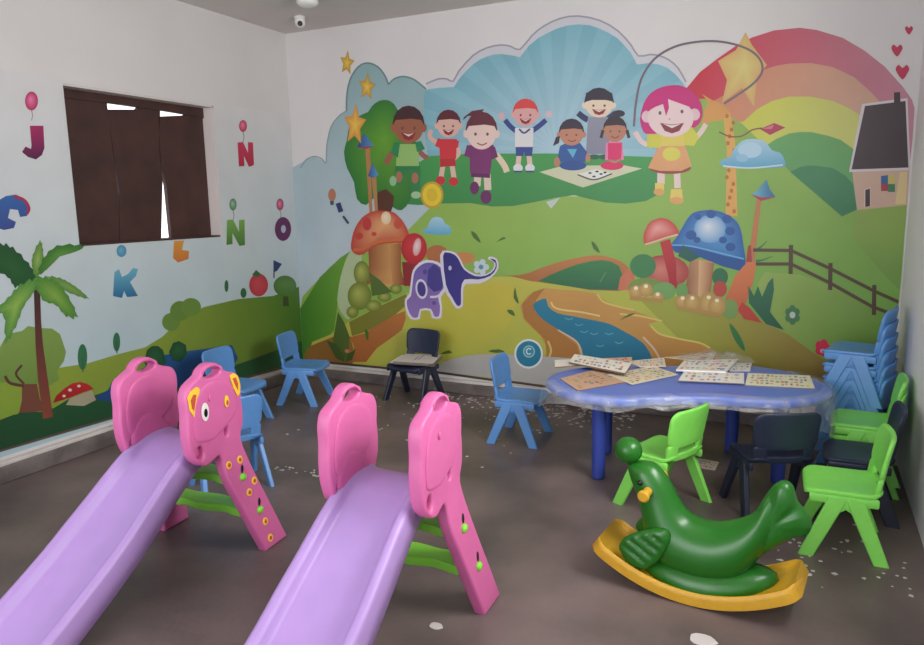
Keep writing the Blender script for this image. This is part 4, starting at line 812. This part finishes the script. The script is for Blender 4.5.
def slide_at(o, cx, cy, deg, label):
    o.location = (cx, cy, 0); o.rotation_euler = (0, 0, math.radians(deg)); tag(o, label, 'slide')
a = math.radians(4)
slide_at(make_slide(True), 1.90-.262*math.cos(a), -2.65-.262*math.sin(a), 4, 'pink and lilac toddler slide with yellow ear and flower stickers, on the left')
a = math.radians(2)
slide_at(make_slide(False), 2.982-.262*math.cos(a), -2.71-.262*math.sin(a), 2, 'pink and lilac toddler slide without stickers, in the middle foreground')

# ------------------------------------------------------------------ green seal rocker
RK = empty('seal_rocker', (3.68, -2.30, 0), math.radians(-6)); tag(RK, 'green seal shaped rocking toy on a yellow rocker base', 'rocking toy')
cr, sr = math.cos(math.radians(6)), math.sin(math.radians(6))
def sx(px, py, w=0):                                           # outline point on the seal's middle plane, in its own frame
    h = hit(px, py, 1, -2.30-.1*0); return Vector((h.x-3.68, w, h.z))
bm = bmesh.new(); N = 36; G = []; Wd = .132; Lh = .385
crossp = [(-1, 0), (-1, .03), (-.985, .044), (-.94, .050), (-.88, .048), (-.84, .038), (-.80, .034), (-.4, .034), (0, .034)]
crossp = crossp+[(-u, h) for u, h in crossp[-2::-1]]
for i in range(N+1):
    f = -1+2*i/N; x = Lh*math.sin(f*.62)/math.sin(.62); zb = .86*x*x+.004
    e = abs(f); wsc = 1 if e < .90 else 1-.25*((e-.90)/.10)**2
    ang = math.atan(2*.86*x); rimup = .014*max(0, (e-.9)/.1) if e > .9 else 0
    row = []
    for u, h in crossp:
        hh = max(h, .034+rimup) if h > .03 else h
        row.append(bm.verts.new((x-math.sin(ang)*hh, u*Wd*wsc, zb+math.cos(ang)*hh)))
    G.append(row)
    m_ = len(crossp)
for a, b in zip(G, G[1:]):
    for j in range(m_-1): bm.faces.new((a[j], a[j+1], b[j+1], b[j]))
    bm.faces.new((a[m_-1], a[0], b[0], b[m_-1]))
for r_ in (G[0], G[-1]): bm.faces.new(r_)
link('rocker_base', bm, YELLOW, RK, 50)
SEC = [((626, 467), (634, 463), .022), ((627, 472), (645, 463), .042), ((630, 481), (655, 466), .058), ((635, 493), (666, 478), .068), ((640, 508), (674, 492), .076), ((643, 525), (682, 506), .088), ((652, 556), (694, 517), .105), ((684, 574), (714, 522), .112), ((716, 580), (731, 520), .110), ((741, 574), (747, 515), .098), ((758, 558), (760, 505.5), .076), ((768, 545), (768, 493), .052), ((778, 534), (776, 490), .036), ((788, 524), (784, 496), .020)]
C3 = []
for lo, hi, w in SEC:
    p, q = sx(*lo), sx(*hi); C3.append((p, q, w))
rings = []
mids = spline([((p+q)/2) for p, q, w in C3], 3, False); hv = spline([(q-p)/2 for p, q, w in C3], 3, False); ws = spline([Vector((w, 0, 0)) for p, q, w in C3], 3, False)
for m0, h0, w0 in zip(mids, hv, ws):
    rings.append([m0+h0*math.sin(t)+Vector((0, w0.x*math.cos(t), 0)) for t in (2*math.pi*i/24 for i in range(24))])
bm = bmesh.new(); loft(bm, rings); body = link('seal_body', bm, SEALG, RK, 60)
bm = bmesh.new(); ball(bm, sx(626.5, 452.5), (.054, .054, .054)); link('nose_ball', bm, SEALG, RK)
bm = bmesh.new(); ball(bm, (0, 0, 0), (1, 1, 1))
for v in bm.verts:
    x = .035+v.co.x*.262; zc = .86*x*x+.045; v.co = Vector((x, v.co.y*.124, zc+max(v.co.z, -.1)*.098))
link('body_skirt', bm, SEALG, RK, 60)
FT = [(748, 519), (757, 508), (765, 495), (773, 484), (780, 478.5), (787, 478), (793, 482), (796, 490), (799, 498), (806, 506), (812, 515), (812, 524), (807, 531), (797, 532), (786, 537), (774, 544), (762, 552), (748, 556)]
TF = [(sx(*p).x, sx(*p).z) for p in FT]
bm = bmesh.new(); cx_, cz_ = sx(770, 522).x, sx(770, 522).z
def tailw(x, z, w):
    a = math.atan2(z-cz_, x-cx_); r = math.hypot(x-cx_, z-cz_)
    return (x, w*(1.25-.35*max(0, x-.28)/.1)*(1-.30*max(0, math.cos(a*8))*min(1, max(0, r-.03)/.08)), z)
pillow(bm, [tuple(v)[:2] for v in spline([Vector((*p, 0)) for p in TF], 3)], .066, .06, tailw, 6); link('tail_fin', bm, SEALG, RK, 60)
FL = [(620, 551), (623, 543), (632, 537), (645, 533), (660, 530), (670, 532), (673, 540), (669, 551), (661, 562), (650, 570), (640, 570), (628, 563)]
for s in (-1, 1):
    bm = bmesh.new(); Fq = []
    for p in FL:
        h = hit(p[0], p[1], 1, -2.40); Fq.append((h.x-3.68, h.z))
    def finw(x, z, w, s=s):
        u = (z-.12)*1.0+(x+.25)*.55
        return (x, s*(.098+.05*max(0, .18-z))+s*abs(w)*(1 if w*s > 0 else -.4)*(1-.28*max(0, math.sin(u*150))), z)
    pillow(bm, [tuple(v)[:2] for v in spline([Vector((*p, 0)) for p in Fq], 3)], .05, .03, finw, 7); link('flipper', bm, SEALG, RK, 60)
hb = sx(652, 487)
bm = bmesh.new(); tube(bm, (hb.x, -.12, hb.z), (hb.x, .12, hb.z), .017, n=16)
for s in (-1, 1): tube(bm, (hb.x, s*.112, hb.z), (hb.x, s*.132, hb.z), .023, n=16)
link('handlebar', bm, YELLOW, RK)
for s in (-1, 1):
    e = sx(641, 479); bm = bmesh.new(); ball(bm, (e.x+.010, s*.0645, e.z), (.011, .008, .011), 2); link('eye', bm, DARK, RK)

# ------------------------------------------------------------------ debris on the floor
M_FLAKE = mat('white_paint_flakes', (206, 200, 196), 0.8)
bm = bmesh.new(); rnd = random.Random(5)
def flake(x, y, r):
    k = rnd.choice((4, 5, 6)); a0 = rnd.random()*6; ca = .5+.5*rnd.random()
    P = [(x+r*math.cos(a0+2*math.pi*i/k)*(.6+.5*rnd.random()), y+r*ca*math.sin(a0+2*math.pi*i/k)*(.6+.5*rnd.random())) for i in range(k)]
    lo = [bm.verts.new((p[0], p[1], .0005)) for p in P]; hi = [bm.verts.new((p[0], p[1], .003)) for p in P]
    bm.faces.new(hi); bm.faces.new(lo[::-1])
    for i in range(k): bm.faces.new((lo[i], lo[(i+1) % k], hi[(i+1) % k], hi[i]))
for k in range(260): flake(1.4+rnd.random()*1.6, -.07-abs(rnd.gauss(0, .2)), .006+.012*rnd.random())
for k in range(60): flake(.9+rnd.random()*1.6, -.3-rnd.random()*1.2, .004+.010*rnd.random())
for k in range(55): flake(3.95+rnd.random()*.5, -2.1+rnd.random()*.7, .004+.009*rnd.random())
for k in range(40): flake(1.3+rnd.random()*.55+.0, -1.95+rnd.random()*.12, .004+.012*rnd.random())
fk = link('paint_flakes', bm, M_FLAKE, None, 0); tag(fk, 'white paint flakes scattered over the dark floor', 'debris', None, 'stuff')
for px, py, rx, ry, lb in ((436, 627, .028, .02, 'small white paper scrap on the floor right of the middle slide'), (703, 641, .05, .035, 'larger white paper scrap on the floor below the rocker')):
    p = hit(px, py, 2, 0); bm = bmesh.new(); pillow(bm, [(x*(1+.15*math.sin(5*i)), y) for i, (x, y) in enumerate(oval(0, 0, rx, ry, 12))], .006, .005, lambda x, y, z: (x, y, z+.0035))
    o = link('paper_scrap', bm, M_FLAKE); o.location = (p.x, p.y, 0); tag(o, lb, 'paper scrap', 'paper scraps on the floor')
